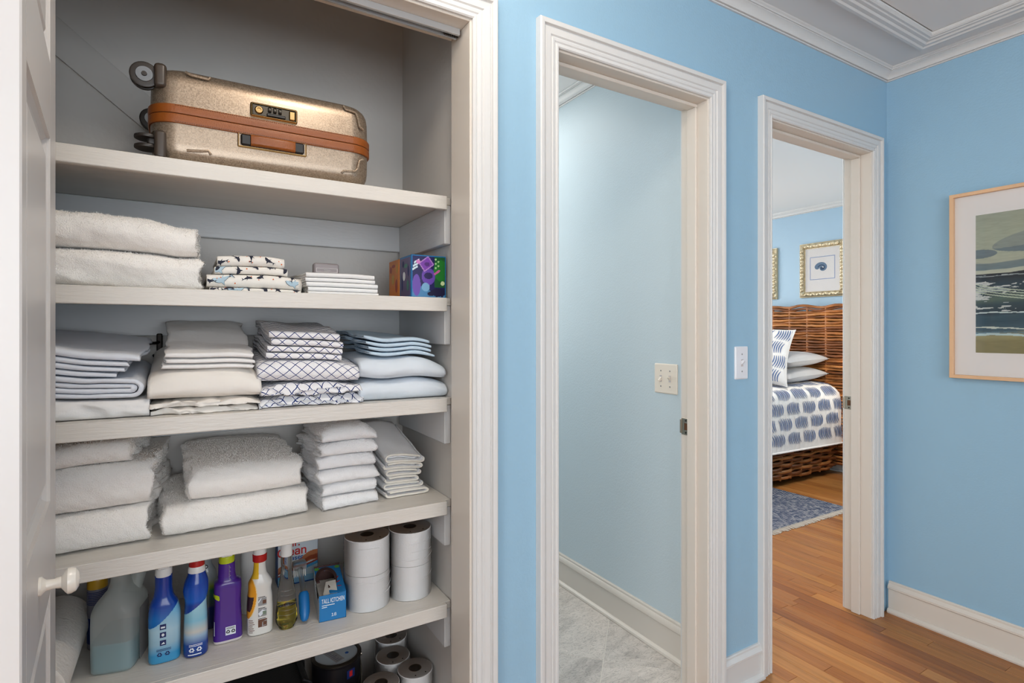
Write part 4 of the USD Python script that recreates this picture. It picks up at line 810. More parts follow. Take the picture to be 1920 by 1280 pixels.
# purple bottle
B = Bottle((0.085, 1.518), [(0, .0315, .024, 4, 0), (.006, .0325, .026, 4, 0), (.05, .0310, .025, 4, 0), (.10, .0290, .024, 4, 0), (.130, .0305, .024, 3.6, 0), (.142, .0300, .023, 3.2, 0), (.150, .0215, .020, 2.6, -.001), (.162, .0195, .0185, 2.4, -.002), (.190, .0185, .0175, 2.2, -.002)])
t = thing('spray_bottle', 'deep purple spray bottle with lime green collar', 'spray bottle', (*B.c, z5))
col = np.tile(srgb(72, 34, 136), (len(B.z), 1)); col[B.z < 0.007] = srgb(214, 206, 206)
obj('bottle_body', B.mesh, 'bottle_print', t, True, color=col)
sprayer(t, (B.c[0] - .002, B.c[1]), 0.188, 'plastic_white', 0.0175, mt2='plastic_lime')
decal(B, Polygon([(-.0305, .120), (-.0305, .112), (-.020, .106), (-.018, .108), (-.019, .117), (-.024, .120)]), 'plastic_lime', t, 'label_flash')
decal(B, sbox(-.006, .020, .016, .040), 'ink_white', t, 'stamp_ground')
for x in (-0.0005, 0.0105): decal(B, affinity.translate(recycle(0.0085), x, 0.028), 'ink_black', t, 'recycling_mark', off=0.0008)
for k in range(2): decal(B, sbox(-.004, .0345 + k * .0022, .014, .0355 + k * .0022), 'ink_black', t, 'text_line', off=0.0008)
decal(B, affinity.rotate(affinity.translate(text_poly('LIFT', 0.009), -.028, .022), 90, origin=(-.028, .022)) if False else sbox(-.0300, .022, -.0285, .055), 'ink_white', t, 'label_edge')
for k in range(12): decal(B, sbox(.0035, .150 + k * .0032, .0075 - (k % 3) * .0012, .1512 + k * .0032), 'ink_grey', t, 'scale_mark')

# white bottle with red collar and orange side label
B = Bottle((0.157, 1.512), [(0, .0270, .021, 3.2, 0), (.006, .0295, .023, 3.2, 0), (.05, .0300, .0235, 3.2, 0), (.09, .0285, .0225, 3.0, 0), (.110, .0265, .0220, 2.8, 0), (.124, .0275, .0215, 2.6, .001), (.136, .0225, .0195, 2.4, .001), (.150, .0160, .0155, 2.2, 0), (.172, .0140, .0140, 2.0, 0), (.182, .0140, .0140, 2.0, 0)])
t = thing('spray_bottle', 'white spray bottle with red collar and orange side label', 'spray bottle', (*B.c, z5))
col = np.tile(srgb(222, 220, 214), (len(B.z), 1)); b1 = -0.010 - 0.0165 * np.clip((np.abs(B.z - 0.100) / 0.055), 0, 1) ** 2; sel = (B.x < b1) & (B.z > 0.045) & (B.z < 0.15); col[sel] = srgb(222, 150, 30)
sel = (B.x < b1 - 0.006) & (B.z > 0.062) & (B.z < 0.098); col[sel] = srgb(60, 38, 40); sel = (B.x < b1 + 0.002) & (B.x >= b1) & (B.z > 0.05) & (B.z < 0.15); col[sel] = srgb(236, 214, 160)
sel = (B.x < -0.004) & (B.z > 0.140); col[sel] = srgb(226, 180, 36)
obj('bottle_body', B.mesh, 'bottle_print', t, True, color=col)
sprayer(t, (B.c[0], B.c[1]), 0.196, 'plastic_white', 0.0155)
obj('red_collar', lathe([(.0145, .178), (.0165, .180), (.0168, .196), (.0150, .198)], (B.c[0], B.c[1], z5), 32), 'plastic_red', t, smooth=40)
for k, h in enumerate((0.083, 0.056, 0.030)):
    a, b = (-.006, .013) if k < 2 else (-.006, .014)
    decal(B, sbox(a, h - .009, b, h + .010), ['ink_grey', 'ink_grey', 'ink_brown'][k], t, 'picture_panel')
    decal(B, [Polygon([(a, h + .002), (a + .006, h + .009), (a + .008, h + .009), (a + .001, h - .002)]), Polygon([(a, h), (a + .009, h + .008), (b, h + .004), (a + .004, h - .008)]), Polygon([(a + .008, h - .008), (b, h - .006), (b, h + .008), (a + .009, h + .003)])][k], ['ink_white', 'ink_white', 'ink_grey'][k], t, 'picture_shape', off=0.0008)
    decal(B, sbox(b - .009, h - .005, b - .001, h + .004), ['ink_brown', 'ink_green', 'ink_brown'][k], t, 'picture_shape', off=0.0010)
    decal(B, sbox(a, h + .0112, b - .003, h + .0126), 'ink_black', t, 'text_line')
for k in range(7): decal(B, sbox(-.026, .040 - k * .005, -.018 + (k % 3) * .002, .0415 - k * .005), 'ink_brown', t, 'text_line')

# clear oil bottle with a little yellow liquid
def glassmat(n, col, rough=0.02, ior=1.45, tw=1.0): M[n] = usdkit.material(stage, f'/World/Looks/{n}', {'p': ('principled_bsdf', {'base_color': col, 'roughness': rough, 'ior': ior, 'transmission_weight': tw})}, [], surface='p.BSDF')
glassmat('clear_plastic', (0.96, 0.97, 0.96), 0.03, 1.3); glassmat('yellow_liquid', (0.80, 0.68, 0.10), 0.0, 1.33)
op = [(0, .0180, .0170, 2.2, 0), (.003, .0190, .0180, 2.2, 0), (.020, .0262, .0240, 2.3, 0), (.040, .0258, .0236, 2.2, 0), (.085, .0215, .0205, 2.1, 0), (.125, .0165, .0160, 2, 0), (.155, .0132, .0132, 2, 0), (.175, .0140, .0140, 2, 0), (.186, .0130, .0130, 2, 0)]
B = Bottle((0.2185, 1.500), op)
t = thing('oil_bottle', 'clear ribbed bottle with a white cap and some yellow liquid', 'bottle', (*B.c, z5))
obj('bottle_body', B.mesh, 'clear_plastic', t, smooth=40)
Lq = Bottle((0.2185, 1.500), [(.0025, .0165, .0155, 2.2, 0), (.005, .0178, .0168, 2.2, 0), (.020, .0248, .0226, 2.3, 0), (.040, .0244, .0222, 2.2, 0), (.060, .0226, .0210, 2.2, 0)])
obj('liquid', Lq.mesh, 'yellow_liquid', t, smooth=40)
for h in (.040, .052, .064, .076, .088, .100): obj('rib', tube([(B.c[0] + w_ * 1.02 * math.cos(a), B.c[1] + d_ * 1.02 * math.sin(a), z5 + h) for a in np.linspace(-2.4, -0.75, 18) for w_, d_ in [(B.f[0](h), B.f[1](h))]], 0.0009, 6), 'clear_plastic', t)
obj('cap', lathe([(.0135, .183), (.0145, .185), (.0145, .212), (.0125, .216), (.0, .217)], (*B.c, z5), 28), 'plastic_white', t, smooth=40)

# jug of teal liquid, translucent
M['jug_plastic'] = usdkit.material(stage, '/World/Looks/jug_plastic', {'t': ('transparent_bsdf', {'color': (0.93, 0.96, 0.95)}), 'l': ('translucent_bsdf', {'color': (0.88, 0.90, 0.88)}), 'd': ('principled_bsdf', {'base_color': srgb(222, 226, 222), 'roughness': 0.3}), 'm1': ('mix_closure', {'fac': 0.45}), 'm2': ('mix_closure', {'fac': 0.34})},
    [('l.BSDF', 'm1.closure1'), ('d.BSDF', 'm1.closure2'), ('m1.closure', 'm2.closure1'), ('t.BSDF', 'm2.closure2')], surface='m2.closure')
mat('teal_liquid', srgb(70, 140, 156), 0.2); mat('teal_liquid_dark', srgb(52, 88, 104), 0.2)
ja = -14
B = Bottle((-0.134, 1.548), [(0, .0395, .056, 6, 0), (.006, .0425, .060, 6, 0), (.080, .0430, .061, 6, 0), (.128, .0435, .061, 5, 0), (.142, .0410, .059, 3.6, 0), (.158, .0300, .052, 2.8, 0), (.172, .0200, .040, 2.4, 0), (.190, .0175, .022, 2.2, 0), (.226, .0175, .020, 2, 0)], ja)
t = thing('cleaner_jug', 'translucent plastic jug a third full of teal liquid', 'jug', (*B.c, z5))
obj('jug_body', B.mesh, 'jug_plastic', t, smooth=40)
L = Bottle(B.c, [(.002, .0375, .054, 6, 0), (.008, .0405, .058, 6, 0), (.066, .0410, .059, 6, 0)], ja); obj('liquid', L.mesh, 'teal_liquid', t, smooth=40)
obj('handle', tube([B.on([(0.030, .140)])[0] + (0.006, .075, .004), np.array([-0.098, 1.585, z5 + .190]), np.array([-0.104, 1.575, z5 + .222]), np.array([-0.125, 1.560, z5 + .235])], [.016, .015, .014, .012], 14), 'jug_plastic', t, smooth=40)
obj('cap', lathe([(.0185, .224), (.020, .226), (.020, .244), (.018, .246), (0, .246)], (*B.c, z5), 32), 'plastic_white', t, smooth=40)
obj('back_label', cut(L.mesh if False else Bottle(B.c, [(.020, .0438, .0615, 6, 0), (.120, .0440, .0618, 6, 0)], ja).mesh, Bottle(B.c, [(.010, .0434, .0611, 6, 0), (.130, .0436, .0614, 6, 0)], ja).mesh, rot(bx(-.30, -.0955, 1.3, 1.8, .3, .9), 0), rot(bx(-.3, .2, 1.3, 1.515, .3, .9), 0)), 'ink_grey', t)

# spray can behind the jug
mat('can_yellow', srgb(190, 146, 36), 0.3); mat('can_label', srgb(110, 108, 120), 0.35)
cn = thing('aerosol_can', 'slim grey aerosol can with yellow band and navy cap behind the jug', 'can', (-0.187, 1.640, z5))
obj('can_body', lathe([(.019, 0), (.0205, .003), (.0205, .140), (.0195, .144)], (-0.187, 1.640, z5), 32), 'can_label', cn, smooth=40)
obj('band', lathe([(.0195, .143), (.0205, .144), (.0205, .163), (.0185, .167)], (-0.187, 1.640, z5), 32), 'can_yellow', cn, smooth=40)
obj('cap', lathe([(.0185, .166), (.0195, .168), (.0195, .196), (.016, .204), (0, .205)], (-0.187, 1.640, z5), 32), 'ink_navy', cn, smooth=40)
for k in range(8): obj('text_line', lathe([(.0206, .108 + k * .004), (.0207, .1085 + k * .004), (.0207, .1095 + k * .004), (.0206, .110 + k * .004)], (-0.187, 1.640, z5), 24), 'ink_navy', cn)
obj('label_block', lathe([(.0206, .015), (.0208, .016), (.0208, .075), (.0206, .076)], (-0.187, 1.640, z5), 24), 'ink_navy', cn)

# paper towel roll lying on its side
mat('paper_white', srgb(226, 222, 216), 0.95, bump=0.0022, bscale=130, spec=0.1); mat('cardboard', srgb(150, 128, 104), 0.9); mat('roll_white', srgb(232, 231, 230), 0.9, bump=0.0006, bscale=200, spec=0.15)
pt = thing('paper_towel_roll', 'thick white quilted paper towel roll lying on its side', 'paper towel', (-0.2655, 1.54, z5))
obj('roll', lathe([(.019, .0), (.058, .0), (.0625, .003), (.0628, .325), (.058, .328), (.019, .328)], (-0.2655, 1.350, z5 + .0628), 48, 'y'), 'paper_white', pt, smooth=40)
obj('core', lathe([(.0175, -.001), (.0192, -.001), (.0192, .329), (.0175, .329)], (-0.2655, 1.350, z5 + .0628), 32, 'y'), 'cardboard', pt, smooth=40)
# background bottles
b2 = thing('aerosol_can', 'plain white aerosol can standing behind the white spray bottle', 'can', (0.143, 1.635, z5))
obj('can_body', lathe([(.0195, 0), (.021, .003), (.021, .165), (.018, .175), (.012, .180)], (0.143, 1.635, z5), 32), 'plastic_white', b2, smooth=40); obj('cap', lathe([(.0155, .176), (.0165, .178), (.0165, .205), (.013, .210), (0, .211)], (0.143, 1.635, z5), 28), 'plastic_white', b2, smooth=40)
B = Bottle((0.040, 1.605), [(0, .026, .020, 3, 0), (.005, .028, .022, 3, 0), (.11, .028, .022, 3, 0), (.145, .022, .018, 2.4, 0), (.165, .0135, .0135, 2, 0), (.190, .0135, .0135, 2, 0)])
t = thing('detergent_bottle', 'bottle with navy and green label behind the purple bottle', 'bottle', (*B.c, z5))
obj('bottle_body', B.mesh, 'bottle_print', t, True, color=lerp([(0, (30, 36, 70)), (.055, (26, 40, 92)), (.06, (60, 66, 80)), (.10, (40, 100, 66)), (.11, (130, 150, 60)), (.13, (150, 160, 164)), (.2, (170, 176, 180))], B.z))
obj('cap', lathe([(.0150, .186), (.0165, .188), (.0165, .222), (.0, .226)], (*B.c, z5), 28), 'ink_grey', t, smooth=40)

# scrubbing brush leaning beside the clear bottle
mat('rubber_blue', srgb(16, 108, 176), 0.35); glassmat('frosted', (0.8, 0.85, 0.86), 0.3, 1.3)
sb_ = thing('scrub_brush', 'blue handled scrubbing brush with a clear shaft leaning back', 'brush', (0.262, 1.500, z5))
obj('grip', tube([(0.2600, 1.485, z5 + .009), (0.2603, 1.488, z5 + .013), (0.2620, 1.496, z5 + .026), (0.2630, 1.508, z5 + .046), (0.2640, 1.520, z5 + .062), (0.2640, 1.524, z5 + .068)], [.005, .0095, .0130, .0138, .0132, .010], 16), 'rubber_blue', sb_, smooth=40)
obj('shaft', tube([(0.2640, 1.520, z5 + .062), (0.265, 1.545, z5 + .080), (0.266, 1.575, z5 + .094), (0.267, 1.600, z5 + .104)], [.0085, .007, .006, .008], 12), 'frosted', sb_, smooth=40)
obj('brush_head', rbox(0.250, 0.285, 1.590, 1.620, z5 + .098, z5 + .120, .006, 10), 'frosted', sb_)
obj('bristles', [tube([(0.253 + i * .0048, 1.600 + j * .007, z5 + .100), (0.2525 + i * .005, 1.600 + j * .008, z5 + .078)], 0.0011, 5) for i in range(7) for j in range(3)], 'plastic_white', sb_, smooth=False, kind='stuff')

# sponge box with a printed front, at the back
vmat('box_print', 0.35)
def facebox(name, label, cat, x0, x1, y0, y1, z0, z1, fn, side, ang=0.0, res=0.0015):
    """A printed carton: fn(u, v) colours the front (u across, v up); side is the material of the other faces."""
    t = thing(name, label, cat, ((x0 + x1) / 2, (y0 + y1) / 2, z0)); c = ((x0 + x1) / 2, (y0 + y1) / 2, 0)
    obj('carton', rot(bx(x0, x1, y0 + 0.0004, y1, z0, z1, 0.0012), ang, (0, 0, 1), c), side, t)
    u = np.linspace(x0 + .0008, x1 - .0008, int((x1 - x0) / res)); w = np.linspace(z0 + .0008, z1 - .0008, int((z1 - z0) / res)); U, W_ = np.meshgrid(u, w); n, m = U.shape
    q = lambda y: np.c_[U.ravel(), np.full(U.size, y), W_.ravel()]
    i = np.arange((n - 1) * (m - 1)); r_, c_ = i // (m - 1), i % (m - 1); a = r_ * m + c_; F = np.vstack([np.c_[a, a + 1, a + m + 1], np.c_[a, a + m + 1, a + m]])
    v = np.vstack([q(y0)]); obj('front_print', rot((v, F), ang, (0, 0, 1), c), 'box_print', t, True, color=fn(U.ravel() - x0, W_.ravel() - z0))
    return t
def C(*a): return np.array(srgb(*a))
def mrc(u, w):
    col = np.tile(C(206, 214, 222), (len(u), 1)); arm = 0.046 + 0.040 * np.clip(u / .112, 0, 1) ** 1.1 + 0.004 * np.sin(u * 90)
    col[(w < arm + .010) & (w > arm - .010 - .10 * u)] = C(176, 108, 70); col[(w < arm - .004) & (w > arm - .010 - .06 * u)] = C(140, 66, 40)
    low = 0.034 + 0.030 * np.clip(u / .112, 0, 1); col[w < low] = C(150, 60, 46); col[w < low - .005] = C(70, 150, 200); col[w < low - .014] = C(166, 190, 206); col[w < .022] = C(120, 170, 204); col[w < .004] = C(16, 70, 140)
    top = w > .152 - 0.0 * u; col[top] = C(30, 110, 180); col[np.hypot(u - .045, w - .155) < .020] = C(196, 36, 36); col[np.hypot(u - .085, w - .160) < .022] = C(186, 106, 50); col[(w > .140) & (np.hypot(u - .066, w - .148) < .010)] = C(30, 90, 180)
    return col
mc = facebox('sponge_box', 'white and blue cleaning sponge carton with red lettering at the back', 'carton', 0.229, 0.343, 1.738, 1.790, z5, z5 + .205, mrc, 'ink_blue')
for s, h, x, zz_, m_, bd in (('Mr.', .0190, .251, .1150, 'ink_red', True), ('Clean', .0225, .226, .0890, 'ink_red', True), ('Eraser', .0125, .248, .0740, 'ink_blue', True)):
    g = affinity.translate(text_poly(s, h, bd), x, 0); r = drape(g, lambda p: np.c_[p[:, 0], np.full(len(p), 1.7372), p[:, 1] + z5 + zz_], 0.01); obj('lettering', r, m_, mc, smooth=False)

# carton of kitchen bags, torn open at the top
mat('carton_blue', srgb(30, 122, 186), 0.4); mat('carton_brown', srgb(70, 44, 40), 0.8); mat('carton_edge', srgb(200, 204, 208), 0.6); mat('bag_white', srgb(206, 202, 192), 0.5, bump=0.002, bscale=40); mat('leaf_green', srgb(106, 178, 66), 0.5)
tk = thing('bag_carton', 'small blue carton of tall kitchen bags, torn open at the top', 'carton', (0.335, 1.53, z5))
x0, x1, y0, y1, hh = .299, .3675, 1.472, 1.600, .088
T2 = lambda m: rot(m, -5, (0, 0, 1), (.333, 1.53, 0))
hf = .068
obj('front_panel', T2(bx(x0, x1, y0, y0 + .0012, z5, z5 + hf)), 'carton_blue', tk)
obj('side_panel', T2(trimesh.creation.extrude_polygon(Polygon([(y0, 0), (y1, 0), (y1, .090), (1.590, .086), (1.565, .060), (1.545, .050), (1.520, .036), (1.505, .044), (1.490, .056), (y0, .052)]), .0012, engine='manifold').apply_transform(np.array([[0, 0, 1, x0], [1, 0, 0, 0], [0, 1, 0, z5], [0, 0, 0, 1.0]]))), 'carton_edge', tk)
obj('side_panel', T2(bx(x1 - .0012, x1, y0, y1, z5, z5 + hf)), 'carton_blue', tk)
obj('back_panel', T2(bx(x0, x1, y1 - .0012, y1, z5, z5 + .096)), 'carton_brown', tk)
hole = affinity.scale(Point(.326, 1.535).buffer(1, 24), .026, .046)
tp_ = Polygon([(x0, y0 + .01), (x0 + .010, y0 + .006), (x1, y0), (x1, y1), (x0, y1), (x0, y1 - .02)]).difference(hole).difference(sbox(x0 - .01, 1.47, .326, 1.545))
up_ = lambda m: (np.c_[V(m)[0][:, :2], V(m)[0][:, 2] + .022 * np.clip((V(m)[0][:, 1] - y0) / (y1 - y0), 0, 1)], V(m)[1])
obj('top_panel', T2(up_(trimesh.creation.extrude_polygon(tp_.segmentize(.006), .001, engine='manifold').apply_translation((0, 0, z5 + hf)))), 'carton_blue', tk)
obj('torn_rim', T2(up_(trimesh.creation.extrude_polygon(affinity.scale(Point(.326, 1.545).buffer(1, 24), .0275, .048).difference(affinity.scale(Point(.326, 1.545).buffer(1, 24), .0205, .036)).difference(sbox(.28, 1.4, .326, 1.53)), .004, engine='manifold').apply_translation((0, 0, z5 + hf - .0005)))), 'carton_brown', tk)
obj('base_panel', T2(bx(x0, x1, y0, y1, z5, z5 + .001)), 'carton_blue', tk)
m_, _ = cloth(.303, .362, 1.478, 1.594, z5 + .003, z5 + .058, 4, rad=.015, seed=77, wr=.006, wrs=(30, 20, 30)); obj('bag_roll', (T2(m_)), 'bag_white', tk, smooth=True)
obj('bag_end', T2(loft([[(.308, 1.4745, z5 + .062), (.346, 1.4745, z5 + .067), (.346, 1.515, z5 + .086), (.322, 1.525, z5 + .080)], [(.308, 1.4765, z5 + .060), (.346, 1.4765, z5 + .065), (.346, 1.517, z5 + .084), (.322, 1.527, z5 + .078)]])), 'bag_white', tk)
for (cx, cy) in ((.306, 1.592), (.360, 1.590)): obj('leaf_print', T2(drape(shapely.union_all([affinity.rotate(affinity.scale(Point(cx, cy).buffer(.008), 1, .4), a, origin=(cx, cy)) for a in (0, 60, 120)]).intersection(sbox(x0, y0, x1, y1)), lambda p: np.c_[p, z5 + hf + .0016 + .022 * np.clip((p[:, 1] - y0) / (y1 - y0), 0, 1.1)], .01)), 'leaf_green', tk)
for k in range(3): obj('flower_print', T2(drape(affinity.rotate(affinity.scale(Point(.354, 1.500 + k * .02).buffer(.006), 1, .3), 30 * k), lambda p: np.c_[p, z5 + hf + .0016 + .022 * np.clip((p[:, 1] - y0) / (y1 - y0), 0, 1.1)], .01)), 'ink_red', tk)
for s, h, x, zz_, sx in (('TALL KITCHEN', .0112, .3050, .0470, .52), ('18', .0078, .329, .0105, 1.0)):
    g = affinity.scale(text_poly(s, h, True), sx, 1, origin=(0, 0)); obj('lettering', T2(drape(g, lambda p: np.c_[p[:, 0] + x, np.full(len(p), y0 - .0004), p[:, 1] + z5 + zz_], .01)), 'ink_white', tk, smooth=False)
for k, (a, b) in enumerate(((.306, .338), (.306, .319))): obj('text_line', T2(bx(a, b, y0 - .0005, y0, z5 + .0405 - k * .0050, z5 + .0425 - k * .0050)), 'ink_white', tk)

# toilet paper: wrapped pairs on the shelf and on the floor
mat('core_brown', srgb(150, 134, 118), 0.9)
M['film'] = usdkit.material(stage, '/World/Looks/film', {'tc': ('texture_coordinate', {}), 'n': ('noise_texture', {'scale': 22.0, 'detail': 4.0, 'distortion': 1.5}), 'b': ('bump', {'distance': 0.004}), 't': ('transparent_bsdf', {'color': (0.97, 0.97, 0.97)}), 'g': ('glossy_bsdf', {'roughness': 0.12, 'color': (0.9, 0.9, 0.9)}), 'f': ('layer_weight', {'blend': 0.25}), 'm': ('mix_closure', {})},
    [('tc.object', 'n.vector'), ('n.fac', 'b.height'), ('b.normal', 'g.normal'), ('f.fresnel', 'm.fac'), ('t.BSDF', 'm.closure1'), ('g.BSDF', 'm.closure2')], surface='m.closure')
def tp_roll(par, c, zb, r, h, ri=.019):
    ro = obj('roll', cut(lathe([(r - .003, 0), (r - .0006, .0005), (r, .0015), (r, h - .0015), (r - .0006, h - .0005), (r - .003, h)], (*c, zb), 48), lathe([(ri, -.01), (ri, h + .01)], (*c, zb), 28)), 'roll_white', par, smooth=30)
    obj('core', cut(lathe([(ri, .001), (ri, h - .0005)], (*c, zb), 28), lathe([(ri - .0016, -.01), (ri - .0016, h + .01)], (*c, zb), 28)), 'core_brown', ro, smooth=40)
def tp_pack(label, cols, zb, h, r, cat='toilet paper', film=True):
    t = thing('toilet_paper_pack', label, cat, (*np.mean(cols, 0), zb), None)
    for c in cols:
        for k in range(2): tp_roll(t, c, zb + k * h + .0003, r - .0012, h - .0002)
    if film:
        g = shapely.union_all([Point(c).buffer(r, 20) for c in cols]).convex_hull if False else None
        for c in cols: obj('plastic_wrap', lathe([(r - .012, -.0001), (r, .004), (r + .0004, h), (r, 2 * h - .003), (r - .004, 2 * h + .0012), (.0, 2 * h + .0014)], (*c, zb), 48), 'film', t, smooth=50)
        rg = np.random.default_rng(int(1e4 * cols[0][0]))
        for c in cols:
            for q in range(7):
                a0_ = rg.uniform(-2.6, -1.0); zz_ = zb + rg.uniform(.08, 1.9) * h; aa = np.linspace(a0_, a0_ + rg.uniform(.4, 1.3), 12)
                obj('wrap_crease', tube(np.c_[c[0] + (r + .0002) * np.cos(aa), c[1] + (r + .0002) * np.sin(aa), zz_ + .002 * np.sin(aa * 3 + q) + rg.uniform(-.004, .004) * (aa - a0_)], .0007, 5), 'roll_white', t)
        for c in cols:
            for a in (-1.9, -1.1): obj('wrap_dot', shift(lathe([(.0022, 0), (.0018, .0004)], (0, 0, 0), 10), (c[0] + (r - .012) * math.cos(a), c[1] + (r - .012) * math.sin(a), zb + 2 * h + .002)), 'ink_black', t)
    return t
tp_pack('film-wrapped toilet paper pair standing left of its twin, by the blue carton', [(0.4325, 1.520)], z5, .0955, .0628)
tp_pack('film-wrapped toilet paper pair standing against the closet side wall', [(0.5575, 1.517)], z5, .0955, .0622)
for lab, c, h in (('toilet paper pair on the closet floor, nearest the side wall', (0.584, 1.545), .119), ('toilet paper pair on the closet floor, in front of the paint can', (0.476, 1.530), .119), ('toilet paper pair on the closet floor, second row from the front', (0.550, 1.648), .117), ('toilet paper pair on the closet floor, farthest back in the corner', (0.578, 1.752), .119), ('toilet paper pair on the closet floor, at the lower edge of the photo', (0.385, 1.485), .119)):
    tp_pack(lab, [c], 0.001, h, .0530)
# paint can on a low box, black bag
mat('carton_kraft', srgb(88, 70, 54), 0.85); mat('can_black', srgb(24, 22, 26), 0.35); mat('lid_pale', srgb(176, 188, 196), 0.35); mat('fabric_black', srgb(20, 20, 22), 0.8, bump=0.001, bscale=200)
kb_ = thing('kraft_box', 'low brown cardboard box under the paint can', 'box', (0.37, 1.66, 0))
obj('box_body', bx(.305, .455, 1.588, 1.738, .001, .094, .002), 'carton_kraft', kb_); obj('box_flap', bx(.306, .379, 1.589, 1.737, .0941, .0965, .0005), 'carton_kraft', kb_); obj('box_flap', bx(.381, .454, 1.589, 1.737, .0941, .0965, .0005), 'carton_kraft', kb_)
pc, pz = (.3795, 1.655), .097
cn = thing('paint_can', 'dark paint can with a pale labelled lid on the closet floor', 'paint can', (*pc, pz))
obj('can_body', lathe([(.068, 0), (.070, .002), (.069, .004), (.069, .180), (.0705, .183), (.0705, .187), (.068, .189)], (*pc, pz), 56), 'can_black', cn, smooth=40)
obj('rim', cut(lathe([(.069, .186), (.0715, .188), (.0715, .191), (.069, .193), (.064, .1935)], (*pc, pz), 56), lathe([(.0605, .18), (.0625, .2)], (*pc, pz), 56)), 'dark_steel', cn, smooth=40)
obj('lid', lathe([(.0595, .1885), (.0600, .190), (.0575, .1898), (.0, .1898)], (*pc, pz), 56), 'lid_pale', cn, smooth=40)
T3 = lambda m: rot(m, 20, (0, 0, 1), (*pc, 0))
lb = obj('lid_label', T3(bx(pc[0] - .026, pc[0] + .002, pc[1] - .040, pc[1] + .040, pz + .1899, pz + .1903)), 'ink_grey', cn)
for k in range(9): obj('text_line', T3(bx(pc[0] - .022, pc[0] - .004 - .004 * (k % 3), pc[1] - .034 + k * .008, pc[1] - .031 + k * .008, pz + .1902, pz + .1906)), 'can_label', lb)
obj('lid_mark', shift(lathe([(.006, 0), (.006, .0005)], (0, 0, 0), 5), (pc[0] + .028, pc[1] - .010, pz + .1899)), 'ink_blue', cn)
a0 = math.radians(-62)
obj('badge', rot(bx(pc[0] - .013, pc[0] + .013, pc[1] - .0700, pc[1] - .0685, pz + .146, pz + .170), 22, (0, 0, 1), (*pc, 0)), 'ink_navy', cn)
obj('badge_mark', rot(bx(pc[0] - .005, pc[0] + .005, pc[1] - .0706, pc[1] - .0698, pz + .150, pz + .166, .0002), 22, (0, 0, 1), (*pc, 0)), 'ink_red', cn)
obj('handle', tube([(pc[0] + .071 * math.cos(q), pc[1] + .071 * math.sin(q) - .004, pz + .175 - .09 * math.sin(abs(q - .6) * 1.0) ** 2) for q in np.linspace(-.95, 2.2, 30)], .0016, 6), 'steel', cn)
obj('handle_ear', lathe([(.006, 0), (.006, .004), (0, .005)], (pc[0] + .069, pc[1] - .004, pz + .172), 16, 'x'), 'steel', cn)
bg = thing('tool_bag', 'black soft bag on the closet floor beside the paint can', 'bag', (.17, 1.62, 0))
obj('bag_body', rbox(.03, .285, 1.47, 1.76, .002, .285, .03, 20), 'fabric_black', bg, smooth=40)
obj('bag_rim', cut(rbox(.028, .287, 1.468, 1.762, .262, .292, .012, 14), rbox(.045, .270, 1.485, 1.745, .25, .31, .012, 14)), 'fabric_black', bg, smooth=40)
for y in (1.56, 1.67): obj('strap', tube([(.285, y, .05), (.290, y, .2), (.289, y, .285), (.27, y, .298)], .004, 8), 'black_plastic', bg)
# ------------------------------------------------------------------ hall: switches, picture
def switch_plate(name, label, xc, yc, zc, gangs, mt, on, axis='y'):
    """A toggle switch plate on a wall that faces -y (axis 'y') or -x (axis 'x')."""
    w = 0.070 if gangs == 1 else 0.116; hh = 0.0575
    T = (lambda m: m) if axis == 'y' else (lambda m: rot(m, -90, (0, 0, 1), (xc, yc, 0)))
    t = thing(name, label, 'light switch', (xc, yc, zc))
    obj('plate', T(loft([np.c_[q[:, 0] + xc, np.full(len(q), yc - d), q[:, 1] + zc] for q, d in ((rrect(w / 2, hh, .004, 4), 0), (rrect(w / 2, hh, .004, 4), .003), (rrect(w / 2 - .004, hh - .004, .003, 4), .0058))])), mt, t, smooth=20)
    for g in range(gangs):
        x = xc + (g - (gangs - 1) / 2) * .046
        obj('toggle_slot', T(bx(x - .0055, x + .0055, yc - .0064, yc - .0055, zc - .0125, zc + .0125)), 'packet_light', t)
        up = on[g]; obj('toggle', T(loft([[(x - .0045, yc - .0055, zc - .007), (x + .0045, yc - .0055, zc - .007), (x + .0045, yc - .0055, zc + .007), (x - .0045, yc - .0055, zc + .007)], [(x - .0035, yc - .018, zc + up * .009 - .003), (x + .0035, yc - .018, zc + up * .009 - .003), (x + .0035, yc - .018, zc + up * .009 + .003), (x - .0035, yc - .018, zc + up * .009 + .003)]])), mt, t, smooth=False)
        for s in (-1, 1): obj('screw', T(shift(rot(lathe([(.0031, 0), (.0026, .001), (0, .0012)], (0, 0, 0), 14), 90, (1, 0, 0)), (x, yc - .0058, zc + s * .030))), 'ink_grey', t)
switch_plate('light_switch', 'white single light switch on the blue wall between the two doorways', 1.669, YA, 1.134, 1, 'switch_white', (1,))
switch_plate('light_switch', 'cream double light switch on the pale bathroom wall', XW, 1.498, 1.062, 2, 'switch_ivory', (-1, 1), 'x')
mat('maple', srgb(222, 180, 140), 0.4, bump=0.0003, bscale=60, stretch=(1, 1, 0.1), var=0.06, vscale=6); mat('mat_board', srgb(236, 232, 230), 0.9); vmat('painting', 0.7)
glassmat('x_unused', (1, 1, 1)) if False else None
M['picture_glass'] = usdkit.material(stage, '/World/Looks/picture_glass', {'t': ('transparent_bsdf', {}), 'g': ('glossy_bsdf', {'roughness': 0.02}), 'f': ('fresnel', {'IOR': 1.4}), 'k': ('math', {'math_type': 'multiply', 'value2': 0.6}), 'm': ('mix_closure', {})}, [('f.fac', 'k.value1'), ('k.value', 'm.fac'), ('t.BSDF', 'm.closure1'), ('g.BSDF', 'm.closure2')], surface='m.closure')
Y0, Y1, Z0, Z1 = .41, .986, 1.057, 1.795
